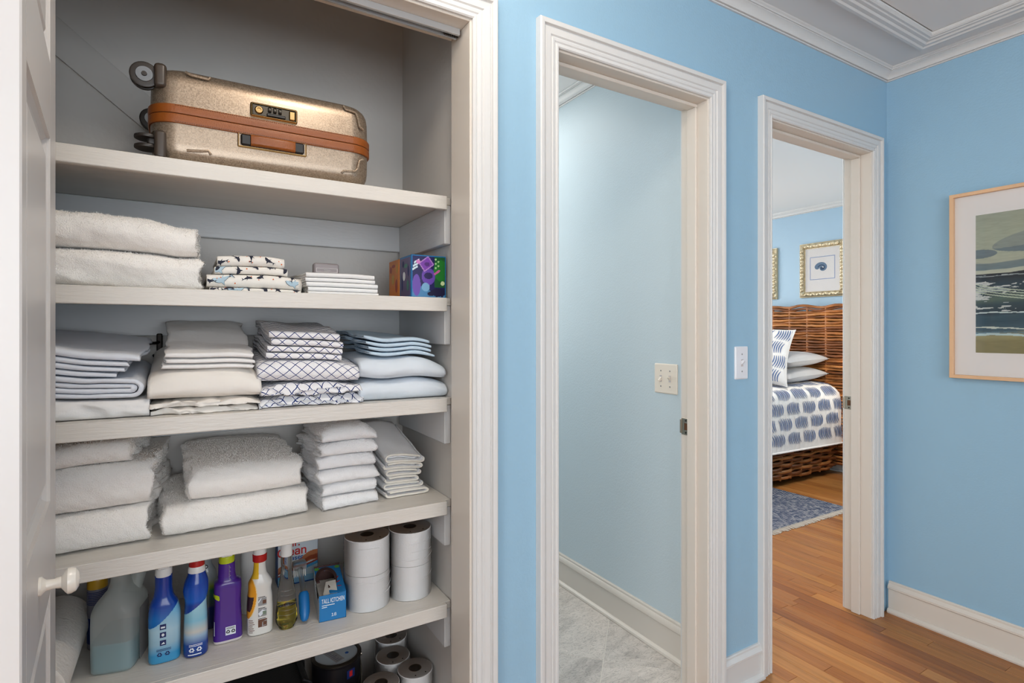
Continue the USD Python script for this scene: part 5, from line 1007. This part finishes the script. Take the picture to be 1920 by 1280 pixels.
pf = thing('framed_picture', 'large abstract seascape print in a pale maple frame', 'picture', (XR, (Y0 + Y1) / 2, Z0))
FR = [(0, 0), (0, .030), (.001, .031), (.0125, .031), (.0135, .030), (.0135, 0)]
for p0, p1, U in (((Y0 + .0135, Z0 + .0135), (Y0 + .0135, Z1 - .0135), (-1, 0)), ((Y1 - .0135, Z0 + .0135), (Y1 - .0135, Z1 - .0135), (1, 0)), ((Y0 + .0135, Z1 - .0135), (Y1 - .0135, Z1 - .0135), (0, 1)), ((Y0 + .0135, Z0 + .0135), (Y1 - .0135, Z0 + .0135), (0, -1))):
    obj('frame_rail', wire(FR, (XR - .002, *p0), (XR - .002, *p1), (0, *U), (-1, 0, 0), 1, 1), 'maple', pf)
obj('mat_board', bx(XR - .016, XR - .003, Y0 + .010, Y1 - .010, Z0 + .010, Z1 - .010), 'mat_board', pf)
def seascape(u, w):
    """u from the left edge, w from the bottom, both 0..1: sky, grey clouds, dark surf, sand."""
    p = np.c_[u * 3, w * 9, u * 0]; n1 = meshkit.fbm(np.c_[u * 5, w * 34, u * 0], 5, 3) - .5; n2 = meshkit.fbm(np.c_[u * 14, w * 90, u * 0], 4, 9) - .5; n3 = meshkit.fbm(np.c_[u * 4, w * 6, u * 0 + 3], 4, 17) - .5
    cols = lerp([(0, (134, 126, 88)), (.10, (140, 132, 92)), (.135, (158, 150, 108)), (.170, (70, 94, 106)), (.24, (52, 78, 92)), (.275, (58, 84, 96)), (.30, (40, 56, 68)), (.36, (56, 76, 84)), (.40, (92, 110, 98)), (.44, (50, 66, 76)), (.50, (46, 66, 78)), (.535, (44, 54, 62)), (.560, (34, 38, 46)), (.578, (36, 42, 50)), (.580, (190, 192, 172)), (.605, (186, 190, 172)), (.610, (112, 128, 134)), (.655, (118, 132, 134)), (.662, (176, 180, 160)), (.75, (170, 176, 156)), (.90, (164, 170, 150)), (1, (160, 166, 148))], np.clip(w + n3 * .02 * (w < .75) + .012 * np.sin(u * 6 + 1), 0, 1))
    def put_(m, c): cols[m] = np.array(c)
    wv = lambda a, b, k, ph: w - (a + b * np.sin(u * k + ph) + n3 * .03)
    big = ((u - .62) / .50) ** 2 + ((w - .775 - .10 * (u - .3)) / .085) ** 2 + n3 * .25 < 1; put_(big, C(130, 142, 142)); put_(big & (n3 > .05), C(142, 150, 142)); put_(big & (w < .735 + .05 * u), C(112, 126, 132))
    sm = ((u - .02) / .14) ** 2 + ((w - .715) / .032) ** 2 < 1; put_(sm, C(112, 126, 132))
    foam = (w > .29) & (w < .56) & (n1 + .8 * n2 > .09); put_(foam, C(150, 160, 162)); put_(foam & (n2 > .07), C(196, 200, 196))
    for (a, b, k, ph, t_, c) in ((.275, .012, 5, .5, .007, (196, 210, 208)), (.172, .006, 4, 2, .006, (206, 212, 200)), (.12, .008, 5, 1, .010, (186, 208, 210)), (.138, .005, 6, 0, .005, (98, 130, 146)), (.545, .006, 3, 1, .005, (150, 160, 160))): put_(np.abs(wv(a, b, k, ph) + n2 * .006) < t_ * (.7 + n1), C(*c))
    for k in range(4): put_((np.abs(w - (.50 - .018 * k - .075 * np.clip(u / .45, 0, 1) ** .7 + .0 * u)) < .0035) & (u < .5), C(188, 200, 178))
    return cols * (1 + n2[:, None] * .25)
ay0, ay1, az0, az1 = .49, .9045, 1.161, 1.700
def printed_plane(x, ya, yb, za, zb, res, fn, mt, par, name):
    """A print on a wall facing -x; u runs from the viewer's left (large y) to the right."""
    yy = np.linspace(yb, ya, int((yb - ya) / res)); ww = np.linspace(za, zb, int((zb - za) / res)); Yg, Wg = np.meshgrid(yy, ww); n, m = Yg.shape
    i = np.arange((n - 1) * (m - 1)); r_, c_ = i // (m - 1), i % (m - 1); a = r_ * m + c_; F = np.vstack([np.c_[a, a + 1, a + m + 1], np.c_[a, a + m + 1, a + m]])
    return obj(name, (np.c_[np.full(Yg.size, x), Yg.ravel(), Wg.ravel()], F), mt, par, True, color=fn((yb - Yg.ravel()) / (yb - ya), (Wg.ravel() - za) / (zb - za)))
printed_plane(XR - .0168, ay0, ay1, az0, az1, .0018, seascape, 'painting', pf, 'print')
obj('glazing', bx(XR - .0235, XR - .0220, Y0 + .011, Y1 - .011, Z0 + .011, Z1 - .011), 'picture_glass', pf, smooth=False)

# ------------------------------------------------------------------ bedroom
XB = 4.985
mat('rattan', srgb(156, 96, 48), 0.4, bump=0.0008, bscale=90, var=0.35, vscale=9); mat('rattan_dark', srgb(118, 68, 34), 0.42, bump=0.0008, bscale=90, var=0.3, vscale=9); mat('rattan_light', srgb(180, 118, 64), 0.4, bump=0.0008, bscale=90, var=0.3, vscale=9)
RT = ['rattan', 'rattan_dark', 'rattan_light']
bed = thing('bed', 'woven rattan bed with a tall headboard and basket-like base', 'bed', (3.95, 3.3, 0)); rg = np.random.default_rng(5)
HBX, HY0_, HY1_ = 4.880, 2.470, 4.10
k = 0; zz = 0.10
while zz < 1.475:                                    # headboard strands weave before and behind the stakes
    ys = np.arange(HY0_, HY1_ + .001, .0425); top = zz > 1.44
    amp = .010; x = HBX + amp * np.cos(np.pi * (ys - HY0_) / .17 + (np.pi if k % 2 else 0)); zr = zz + .0035 * np.sin(ys * 9 + k) + rg.uniform(-.002, .002, len(ys)) + (.010 * np.sin((ys - 2.55) * 2 * np.pi / .30) if top else 0)
    if zz > 1.0 or True: obj('strand', tube(np.c_[x, ys, zr], rg.uniform(.0120, .0138), 6), RT[rg.choice(3, p=[.5, .25, .25])], bed, smooth=True)
    zz += .0245; k += 1
for y in np.arange(HY0_ + .085, HY1_, .17): obj('stake', tube([(HBX, y, .02), (HBX, y, .7), (HBX, y, 1.465)], .011, 8), 'rattan', bed, smooth=True)
obj('backing', bx(HBX + .028, HBX + .034, HY0_ + .02, HY1_, .1, 1.43), 'hole_brown', bed)
obj('headboard_edge', tube([(HBX, HY0_, .0), (HBX, HY0_, .8), (HBX, HY0_, 1.47)], .020, 10), 'rattan', bed, smooth=True)
BY, BX0 = 2.655, 2.9; zz = .060; k = 0
while zz < .34:                                      # base strands along the side
    xs = np.arange(BX0, HBX + .01, .035); y = BY + .015 * np.cos(np.pi * (xs - BX0) / .14 + (np.pi if k % 2 else 0)) + (zz - .06) * -.10
    obj('strand', tube(np.c_[xs, y, zz + .003 * np.sin(xs * 11 + k * 2) + rg.uniform(-.002, .002, len(xs))], rg.uniform(.0125, .0150), 7), RT[rg.choice(3, p=[.4, .15, .45])], bed, smooth=True)
    zz += .0275; k += 1
for x in np.arange(BX0 + .07, HBX, .14): obj('stake', tube([(x, BY, .045), (x, BY - .012, .2), (x, BY - .028, .34)], .0115, 8), 'rattan', bed, smooth=True)
obj('base_frame', bx(BX0, HBX, BY + .035, 4.05, .07, .34, .01), 'hole_brown', bed)
obj('mattress', rbox(BX0, HBX - .03, BY + .045, 4.03, .345, .765, .05, 16), 'mat_board', bed, smooth=40)
for x in (BX0 + .1, HBX - .3): obj('leg', lathe([(.03, .0), (.035, .07)], (x, BY + .12, 0), 16), 'hole_brown', bed)
# coverlet: a soft rounded drape over the top and the near side
mat('quilt_white', srgb(236, 232, 229), 0.9, bump=0.004, bscale=26); mat('quilt_blue', srgb(98, 117, 156), 0.9)
prof = np.array([(4.04, .795), (3.3, .800), (2.80, .798), (2.690, .788), (2.632, .765), (2.600, .725), (2.588, .66), (2.584, .50), (2.580, .36), (2.576, .285)])
from scipy.interpolate import PchipInterpolator
sl_ = np.r_[0, np.cumsum(np.linalg.norm(np.diff(prof, axis=0), axis=1))]; fy_, fz_ = PchipInterpolator(sl_, prof[:, 0]), PchipInterpolator(sl_, prof[:, 1]); SE = sl_[4]
def cov(p, off=0.0):
    x, s = p[:, 0], p[:, 1] + SE; s = np.clip(s, 0, sl_[-1]); y, z_ = fy_(s), fz_(s); dy, dz = fy_(s, 1), fz_(s, 1); L = np.hypot(dy, dz) + 1e-9
    xe = np.clip((x - 4.78) / .13, 0, 1); z_ = z_ - .035 * xe ** 2 * (p[:, 1] < .05) ; y = y + .030 * xe ** 2 * (p[:, 1] > -.05); x2 = x + .050 * np.clip((p[:, 1] - .02) / .45, 0, 1) * np.clip((x - 4.5) / .4, 0, 1)
    b = .004 * np.sin(x * 2 * np.pi / .125) ** 2 + .010 * noise3(np.c_[x, y, z_], 5, 3) * (p[:, 1] > 0)
    z2 = z_ - .025 * np.clip((p[:, 1] - .3) / .2, 0, 1) * (x - 4.4) * .6
    return np.c_[x2, y + (dz / L) * (off + b), z2 - (dy / L) * (off + b)]
xs = np.linspace(2.86, 4.905, 120); ss = np.linspace(-SE, sl_[-1] - SE, 150)
def sheet(off):
    Xg, Sg = np.meshgrid(xs, ss, indexing='ij'); return cov(np.c_[Xg.ravel(), Sg.ravel()], off)
va, vb = sheet(0.0), sheet(-.012); n, m = len(xs), len(ss); i = np.arange((n - 1) * (m - 1)); r_, c_ = i // (m - 1), i % (m - 1); a = r_ * m + c_; F = np.vstack([np.c_[a, a + 1, a + m + 1], np.c_[a, a + m + 1, a + m]])
edge = [j for j in range(m)] + [q * m + m - 1 for q in range(1, n)] + [(n - 1) * m + j for j in range(m - 2, -1, -1)] + [q * m for q in range(n - 2, 0, -1)]
E2 = np.array([(edge[j], edge[(j + 1) % len(edge)]) for j in range(len(edge))]); N = n * m
Fe = np.vstack([np.c_[E2[:, 0], E2[:, 1] + N, E2[:, 1]], np.c_[E2[:, 0], E2[:, 0] + N, E2[:, 1] + N]])
qm = trimesh.Trimesh(np.vstack([va, vb]), np.vstack([F, F[:, ::-1] + N, Fe]), process=False); sgn = 1.0
if qm.volume < 0: qm.invert()
nrm = qm.face_normals[len(F) // 2]
qc = thing('coverlet', 'white quilted coverlet with blue feather print draped over the bed', 'coverlet', (3.9, 3.2, .3)); obj('cloth', qm, 'quilt_white', qc, smooth=True)
tst = cov(np.array([[4.4, .2]]), .01)[0] - cov(np.array([[4.4, .2]]))[0]; up = 1.0 if tst[1] < 0 else -1.0
def feather(w, h, flip_):
    """A plume: blades side by side, all curving one way, within a rounded outline."""
    P = []; nb = 9; sg = 1 if flip_ else -1
    for q in range(nb):
        f_ = (q + .5) / nb - .5; t = np.linspace(0, 1, 9); tall = .62 + .38 * math.sqrt(max(1 - (f_ * 1.9) ** 2, 0))
        cx = sg * (f_ * w * .92 + w * (.10 * t ** 1.7 - .05 * np.sin(np.pi * t)) + f_ * w * .10 * t); cy = -h / 2 + h * (1 - tall) * .5 + h * tall * t + .03 * h * math.cos(q)
        hw = .031 * w * np.sin(np.pi * np.clip(t * .90 + .07, 0, 1)) ** .55
        P.append(Polygon(np.vstack([np.c_[cx - hw, cy], np.c_[cx + hw, cy][::-1]])).buffer(0))
    g = shapely.union_all(P); return affinity.scale(g, 1, -1, origin=(0, 0)) if not flip_ else g
def lay_feathers(fn, xa, xb, sa, sb, par, dx=.215, dy=.118):
    j = 0; s = sa
    while s < sb:
        i = 0; x = xa + (.5 * dx if j % 2 else 0)
        while x < xb:
            g = affinity.translate(feather(dx * .80, dy * .86, (i + j) % 2 == 0), x, s)
            r = drape(g, fn, .025)
            if r: obj('feather_print', r, 'quilt_blue', par, smooth=True)
            x += dx; i += 1
        s += dy; j += 1
lay_feathers(lambda p: cov(p, up * .0040), 2.98, 4.86, -.44, .465, qc)
obj('hem', tube(cov(np.c_[np.linspace(2.87, 4.90, 60), np.full(60, sl_[-1] - SE - .004)]), .008, 8), 'quilt_white', qc)
# pillows
def pillow(w, h, t, c, R, mt, par, name='cushion', n=40, flange=0.0):
    """A stuffed pillow, w by h, t thick at the middle, turned by the 3 x 3 matrix R."""
    u = np.linspace(-1, 1, n); U, W_ = np.meshgrid(u, u, indexing='ij'); pinch = 1 - .10 * (1 - U ** 2) * np.abs(W_) ** 4; pw = 1 - .10 * (1 - W_ ** 2) * np.abs(U) ** 4
    th = t / 2 * ((1 - U ** 4) * (1 - W_ ** 4)) ** .55 + .002
    th = th * (1 + .18 * (meshkit.noise(np.stack([U * 2.2, W_ * 2.2, U * 0 + t * 50], -1), 3) - .5))
    P = np.stack([U * w / 2 * pw, W_ * h / 2 * pinch, th], -1).reshape(-1, 3); Q = P * (1, 1, -1); a = (np.arange((n - 1) * (n - 1)) // (n - 1)) * n + np.arange((n - 1) * (n - 1)) % (n - 1)
    F = np.vstack([np.c_[a, a + n, a + n + 1], np.c_[a, a + n + 1, a + 1]]); e = [j for j in range(n)] + [q * n + n - 1 for q in range(1, n)] + [(n - 1) * n + j for j in range(n - 2, -1, -1)] + [q * n for q in range(n - 2, 0, -1)]; e = np.array(e); e2 = np.roll(e, -1); N = n * n
    m = trimesh.Trimesh(np.vstack([P, Q]) @ np.array(R).T + c, np.vstack([F, F[:, ::-1] + N, np.c_[e, e + N, e2 + N], np.c_[e, e2 + N, e2]]), process=False)
    if m.volume < 0: m.invert()
    o = obj(name, m, mt, par, smooth=50)
    def fn(p, off=.003):
        uu, ww = np.clip(p[:, 0] / (w / 2), -1, 1), np.clip(p[:, 1] / (h / 2), -1, 1); tt = t / 2 * ((1 - uu ** 4) * (1 - ww ** 4)) ** .55 + .002
        tt = tt * (1 + .18 * (meshkit.noise(np.stack([uu * 2.2, ww * 2.2, uu * 0 + t * 50], -1), 3) - .5)); return np.c_[p[:, 0] * (1 - .10 * (1 - ww ** 2) * np.abs(uu) ** 4), p[:, 1] * (1 - .10 * (1 - uu ** 2) * np.abs(ww) ** 4), tt + off] @ np.array(R).T + c
    return o, fn
mat('pillow_grey', srgb(186, 187, 190), 0.8, bump=0.003, bscale=14); mat('piping_grey', srgb(150, 158, 172), 0.8)
I3 = np.eye(3)
def euler(a, b, c): return trimesh.transformations.euler_matrix(math.radians(a), math.radians(b), math.radians(c))[:3, :3]
for zc_, lab, c in ((.866, 'grey bed pillow lying flat on the coverlet, the lower of two', (4.515, 3.06)), (0.998, 'grey bed pillow lying flat, the upper of two', (4.525, 3.06))):
    p = thing('bed_pillow', lab, 'pillow', (*c, zc_ - .07), 'grey bed pillows'); pillow(.66, .78, .134, np.array((*c, zc_)), euler(0, -1.5, 4), 'pillow_grey', p)
    obj('piping', tube([(c[0] + .328 * math.cos(4 / 57.3), c[1] - .36 + q * .72, zc_) for q in np.linspace(0, 1, 8)], .004, 6), 'piping_grey', p)
sh = thing('sham_pillow', 'square white pillow with blue feather print leaning on the bed', 'pillow', (4.05, 3.02, .80))
# leaning back against the grey pillows: its print faces the foot of the bed and the doorway
Rz = np.array([-.80, -.40, .45]); Rz /= np.linalg.norm(Rz); Ry = np.array([.62, .22, .80]); Ry -= Rz * (Ry @ Rz); Ry /= np.linalg.norm(Ry); Rx = np.cross(Ry, Rz)
Rm = np.stack([Rx, Ry, Rz], 1); _, fn = pillow(.60, .52, .17, np.array([4.130, 2.925, 1.050]), Rm, 'quilt_white', sh)
def lay_sham():
    for j, s in enumerate(np.arange(-.20, .24, .125)):
        for i, x in enumerate(np.arange(-.22 + (.09 if j % 2 else 0), .30, .19)):
            r = drape(affinity.translate(feather(.165, .112, (i + j) % 2 == 0), x, s).intersection(sbox(-.285, -.245, .285, .245)), fn, .02)
            if r: obj('feather_print', r, 'quilt_blue', sh, smooth=True)
lay_sham()
# shell prints in carved frames
mat('gilt', srgb(210, 194, 162), 0.30, metal=0.55, bump=0.006, bscale=38); mat('shell_blue', srgb(110, 134, 160), 0.7); mat('shell_dark', srgb(60, 80, 108), 0.7); mat('line_blue', srgb(160, 172, 204), 0.8)
def shell_picture(label, ya, yb, za, zb):
    t = thing('framed_picture', label, 'picture', (XB, (ya + yb) / 2, za), 'shell prints above the bed'); fw = .052
    FRB = [(0, 0), (0, .012), (.006, .014), (.012, .010), (.018, .022), (.030, .030), (.042, .024), (.048, .016), (.052, .018), (.052, 0)]
    for p0, p1, U in (((ya + fw, za + fw), (ya + fw, zb - fw), (-1, 0)), ((yb - fw, za + fw), (yb - fw, zb - fw), (1, 0)), ((ya + fw, zb - fw), (yb - fw, zb - fw), (0, 1)), ((ya + fw, za + fw), (yb - fw, za + fw), (0, -1))):
        rl = obj('frame_rail', wire(FRB, (XB - .001, *p0), (XB - .001, *p1), (0, *U), (-1, 0, 0), 1, 1), 'gilt', t)
        d = np.array(p1) - np.array(p0); L = np.linalg.norm(d); u_ = np.array(U); nn__ = int(L / .034) + 2
        for q in range(nn__):
            c = np.array(p0) + d * ((q + .5) / nn__) + u_ * .026 * (1); s_ = trimesh.creation.icosphere(2, 1.0); v = np.array(s_.vertices) * (.016, .023, .016); v = rot((v, s_.faces), 35 if q % 2 else -35, (1, 0, 0))[0]
            obj('carved_leaf', (v + (XB - .027, *c), np.array(s_.faces)), 'gilt', rl, smooth=True)
    obj('mat_board', bx(XB - .012, XB - .002, ya + fw - .004, yb - fw + .004, za + fw - .004, zb - fw + .004), 'mat_board', t)
    cy, cz = (ya + yb) / 2 + .0, (za + zb) / 2 + .015; hw, hz = (yb - ya) / 2 - fw - .042, .105
    obj('border_line', cut(bx(XB - .0128, XB - .0118, cy - hw, cy + hw, cz - hz, cz + hz), bx(XB - .1, XB + .1, cy - hw + .006, cy + hw - .006, cz - hz + .006, cz + hz - .006)), 'line_blue', t)
    q = np.linspace(0, 2.15 * np.pi, 40); r = .048 * np.exp(-.20 * q); C_ = np.c_[-r * np.cos(q + .3), r * np.sin(q + .3) * 0.86]; wd = .024 * np.exp(-.18 * q); sp = shapely.union_all([Point(c).buffer(w_) for c, w_ in zip(C_, wd)])
    o = obj('shell_print', drape(sp, lambda p: np.c_[np.full(len(p), XB - .0130), cy - p[:, 0], cz + p[:, 1]], .02), 'shell_blue', t, smooth=False)
    obj('shell_spiral', drape(LineString(C_ * .80).buffer(.004).union(affinity.scale(Point(.0, -.008).buffer(.012), 1.2, .9)), lambda p: np.c_[np.full(len(p), XB - .0134), cy - p[:, 0], cz + p[:, 1]], .02), 'shell_dark', o, smooth=False)
    obj('glazing', bx(XB - .0152, XB - .0142, ya + fw - .004, yb - fw + .004, za + fw - .004, zb - fw + .004), 'picture_glass', t, smooth=False)
shell_picture('blue shell print in a carved silver-gilt frame above the headboard', 2.603, 3.020, 1.562, 2.062)
shell_picture('carved silver-gilt frame cut off by the left door casing', 3.250, 3.667, 1.562, 2.062)
# rug with a fringe
M['rug'] = usdkit.material(stage, '/World/Looks/rug', {'tc': ('texture_coordinate', {}), 'mp': ('mapping', {'scale': (1, 1, 1)}), 'n': ('noise_texture', {'scale': 160.0, 'detail': 4.0, 'roughness': 0.7}), 'w': ('wave_texture', {'wave_type': 'bands', 'bands_direction': 'y', 'scale': 28.0, 'distortion': 1.2, 'detail': 3.0, 'detail_scale': 6.0}), 'v': ('voronoi_texture', {'scale': 55.0, 'metric': 'manhattan', 'randomness': 0.5}),
    'a': ('mix', {'mix_type': 'mix', 'fac': 0.45}), 'b': ('mix', {'mix_type': 'mix', 'fac': 0.35}), 'r': ('rgb_ramp', {'ramp': [(0.28, srgb(44, 54, 78)), (0.42, srgb(72, 84, 108)), (0.56, srgb(112, 118, 132)), (0.74, srgb(176, 172, 168))]}), 'p': ('principled_bsdf', {'roughness': 0.95, 'specular_ior_level': 0.1}), 'bb': ('bump', {'distance': 0.003})},
    [('tc.object', 'n.vector'), ('tc.object', 'w.vector'), ('tc.object', 'v.vector'), ('n.color', 'a.color1'), ('w.color', 'a.color2'), ('a.color', 'b.color1'), ('v.color', 'b.color2'), ('b.color', 'r.fac'), ('r.color', 'p.base_color'), ('n.fac', 'bb.height'), ('bb.normal', 'p.normal')], surface='p.BSDF')
rug = thing('rug', 'faded navy woven rug with a cream fringe beside the bed', 'rug', (3.2, 2.4, .0))
obj('pile', bx(2.55, 3.985, 2.075, 2.78, .0006, .009, .003), 'rug', rug, smooth=False)
fr = []
for x in np.arange(2.555, 3.985, .013):
    a = rg.uniform(-.006, .006); fr.append(tube([(x, 2.080, .006), (x + a * .4, 2.055, .0045), (x + a, 2.030 + rg.uniform(-.006, .006), .0035)], [.0030, .0034, .0022], 5))
mat('fringe_cream', srgb(206, 198, 186), 0.9)
obj('fringe', fr, 'fringe_cream', rug, smooth=True, kind='stuff')
# toy boxes on shelf 2
def toy(u, w):
    col = np.tile(C(24, 22, 84), (len(u), 1)); W1, H1 = .104, .115
    col[(u > .068) & (w > .030)] = C(22, 88, 42); col[((u - .088) / .022) ** 2 + ((w - .078) / .030) ** 2 < 1] = C(26, 120, 40); col[w < .022 + .010 * np.sin(u * 60)] = C(70, 130, 176)
    col[((u - .015) / .012) ** 2 + ((w - .035) / .03) ** 2 < 1] = C(104, 74, 170); col[((u - .050) / .020) ** 2 + ((w - .060) / .024) ** 2 < 1] = C(100, 66, 168); col[((u - .050) / .013) ** 2 + ((w - .062) / .009) ** 2 < 1] = C(36, 26, 84); col[((u - .042) / .012) ** 2 + ((w - .030) / .012) ** 2 < 1] = C(120, 170, 206)
    d = np.abs((u - .044) * .8 + (w - .095) * .6), np.abs(-(u - .044) * .6 + (w - .095) * .8); sq = (d[0] < .018) & (d[1] < .015); col[sq] = C(176, 130, 200); col[(d[0] < .015) & (d[1] < .012)] = C(120, 60, 170); col[((u - .046) / .008) ** 2 + ((w - .094) / .006) ** 2 < 1] = C(80, 40, 120)
    col[((u - .080) / .024) ** 2 + ((w - .016) / .011) ** 2 < 1] = C(22, 18, 58); col[((u - .058) / .011) ** 2 + ((w - .012) / .006) ** 2 < 1] = C(22, 18, 58); col[(np.abs(u - .074) < .003) & (w < .016)] = C(22, 18, 58); col[(np.abs(u - .092) < .003) & (w < .016)] = C(22, 18, 58)
    for k in range(4): col[np.hypot(u - .070 - .004 * k, (w - .068 - .003 * k) * 1.4) < .004] = C(190, 90, 150)
    for k in range(5): col[np.hypot(u - .072 - (k % 2) * .008, w - .085 - .006 * k) < .003] = C(170, 214, 150)
    for k in range(3): col[(np.abs((w - .083 - .008 * k) - (u - .012) * .6) < .003) & (np.abs(u - .011 - .002 * k) < .008)] = C(206, 226, 236)
    col[np.hypot(u - .093, w - .042) < .006] = C(206, 226, 170); col[np.hypot(u - .020, w - .100) < .006] = C(210, 130, 200)
    e = np.minimum(np.minimum(u, .1035 - u), np.minimum(w, .1185 - w)); col[e < .0032] = C(20, 110, 170); return col
mat('toy_side', srgb(86, 74, 116), 0.35); mat('toy_edge', srgb(20, 110, 170), 0.35); mat('toy_orange', srgb(206, 120, 40), 0.4); mat('toy_red', srgb(160, 60, 40), 0.4); mat('toy_green', srgb(60, 120, 110), 0.4)
zt = SZ[1] + .0006
tb = facebox('toy_box', 'bright blue and purple patterned toy box on the upper linen shelf', 'box', .529, .6325, 1.428, 1.524, zt, zt + .119, toy, 'toy_edge')
obj('side_print', bx(.5284, .5294, 1.437, 1.515, zt + .006, zt + .113), 'toy_side', tb)
for k, (y, h, w_, hh, m__) in enumerate(((1.455, .02, .018, .03, 'toy_green'), (1.485, .05, .022, .025, 'ink_white'), (1.47, .085, .03, .012, 'toy_green'), (1.500, .02, .012, .05, 'ink_navy'), (1.45, .06, .010, .03, 'ink_navy'), (1.492, .088, .014, .018, 'ink_navy'))): obj('side_shape', drape(affinity.scale(Point(y, h + hh / 2).buffer(.5), w_, hh), lambda p: np.c_[np.full(len(p), .5280), p[:, 0], p[:, 1] + zt], .02), m__, tb, smooth=False)
ob = thing('toy_box', 'orange patterned toy box tucked behind the bright blue toy box', 'box', (.58, 1.57, zt))
obj('carton', bx(.528, .6325, 1.527, 1.618, zt, zt + .117, .0012), 'toy_orange', ob)
for k, (y, h, w_, hh) in enumerate(((1.55, .02, .02, .04), (1.58, .045, .025, .03), (1.60, .08, .02, .02), (1.545, .075, .014, .03), (1.575, .095, .03, .01))): obj('side_shape', drape(affinity.scale(Point(y, h + hh / 2).buffer(.5), w_, hh), lambda p: np.c_[np.full(len(p), .5276), p[:, 0], p[:, 1] + zt], .02), 'toy_red' if k % 2 == 0 else 'can_yellow', ob, smooth=False)
# hall ceiling lamp, and the bedroom's and bathroom's
M['lamp_glass'] = usdkit.material(stage, '/World/Looks/lamp_glass', {'t': ('transparent_bsdf', {'color': (1, 0.98, 0.94)}), 'e': ('translucent_bsdf', {'color': (0.9, 0.88, 0.84)}), 'm': ('mix_closure', {'fac': 0.35})}, [('t.BSDF', 'm.closure1'), ('e.BSDF', 'm.closure2')], surface='m.closure')
lp = thing('ceiling_lamp', 'round glass dome lamp on the hall ceiling', 'lamp', (0.36, 0.68, ZC))
obj('canopy', lathe([(.14, -.012), (.15, -.010), (.15, 0), (.0, 0)], (0.36, 0.68, ZC), 40), 'steel', lp, smooth=40)
# nightstand and lamp beyond the bed, out of the camera's sight behind the door casing
ns = thing('nightstand', 'small white nightstand beside the rattan bed', 'nightstand', (4.74, 2.15, 0))
obj('tabletop', bx(4.52, 4.96, 1.98, 2.32, .56, .585, .004), 'trim_white', ns); obj('body', bx(4.54, 4.95, 2.00, 2.30, .30, .56, .003), 'trim_white', ns)
for x in (4.55, 4.92):
    for y in (2.01, 2.27): obj('leg', bx(x, x + .03, y, y + .03, 0, .30, .003), 'trim_white', ns)
bl = thing('table_lamp', 'table lamp with a pale drum shade on the nightstand', 'lamp', (4.74, 2.16, .586))
obj('base', lathe([(.07, 0), (.075, .005), (.06, .02), (.03, .05), (.05, .14), (.045, .22), (.012, .27), (.010, .36)], (4.74, 2.16, .586), 32), 'porcelain', bl, smooth=40)
obj('shade', cut(lathe([(.15, .34), (.115, .58)], (4.74, 2.16, .586), 40), lathe([(.149, .33), (.113, .59)], (4.74, 2.16, .586), 40)), 'lamp_glass', bl, smooth=40)
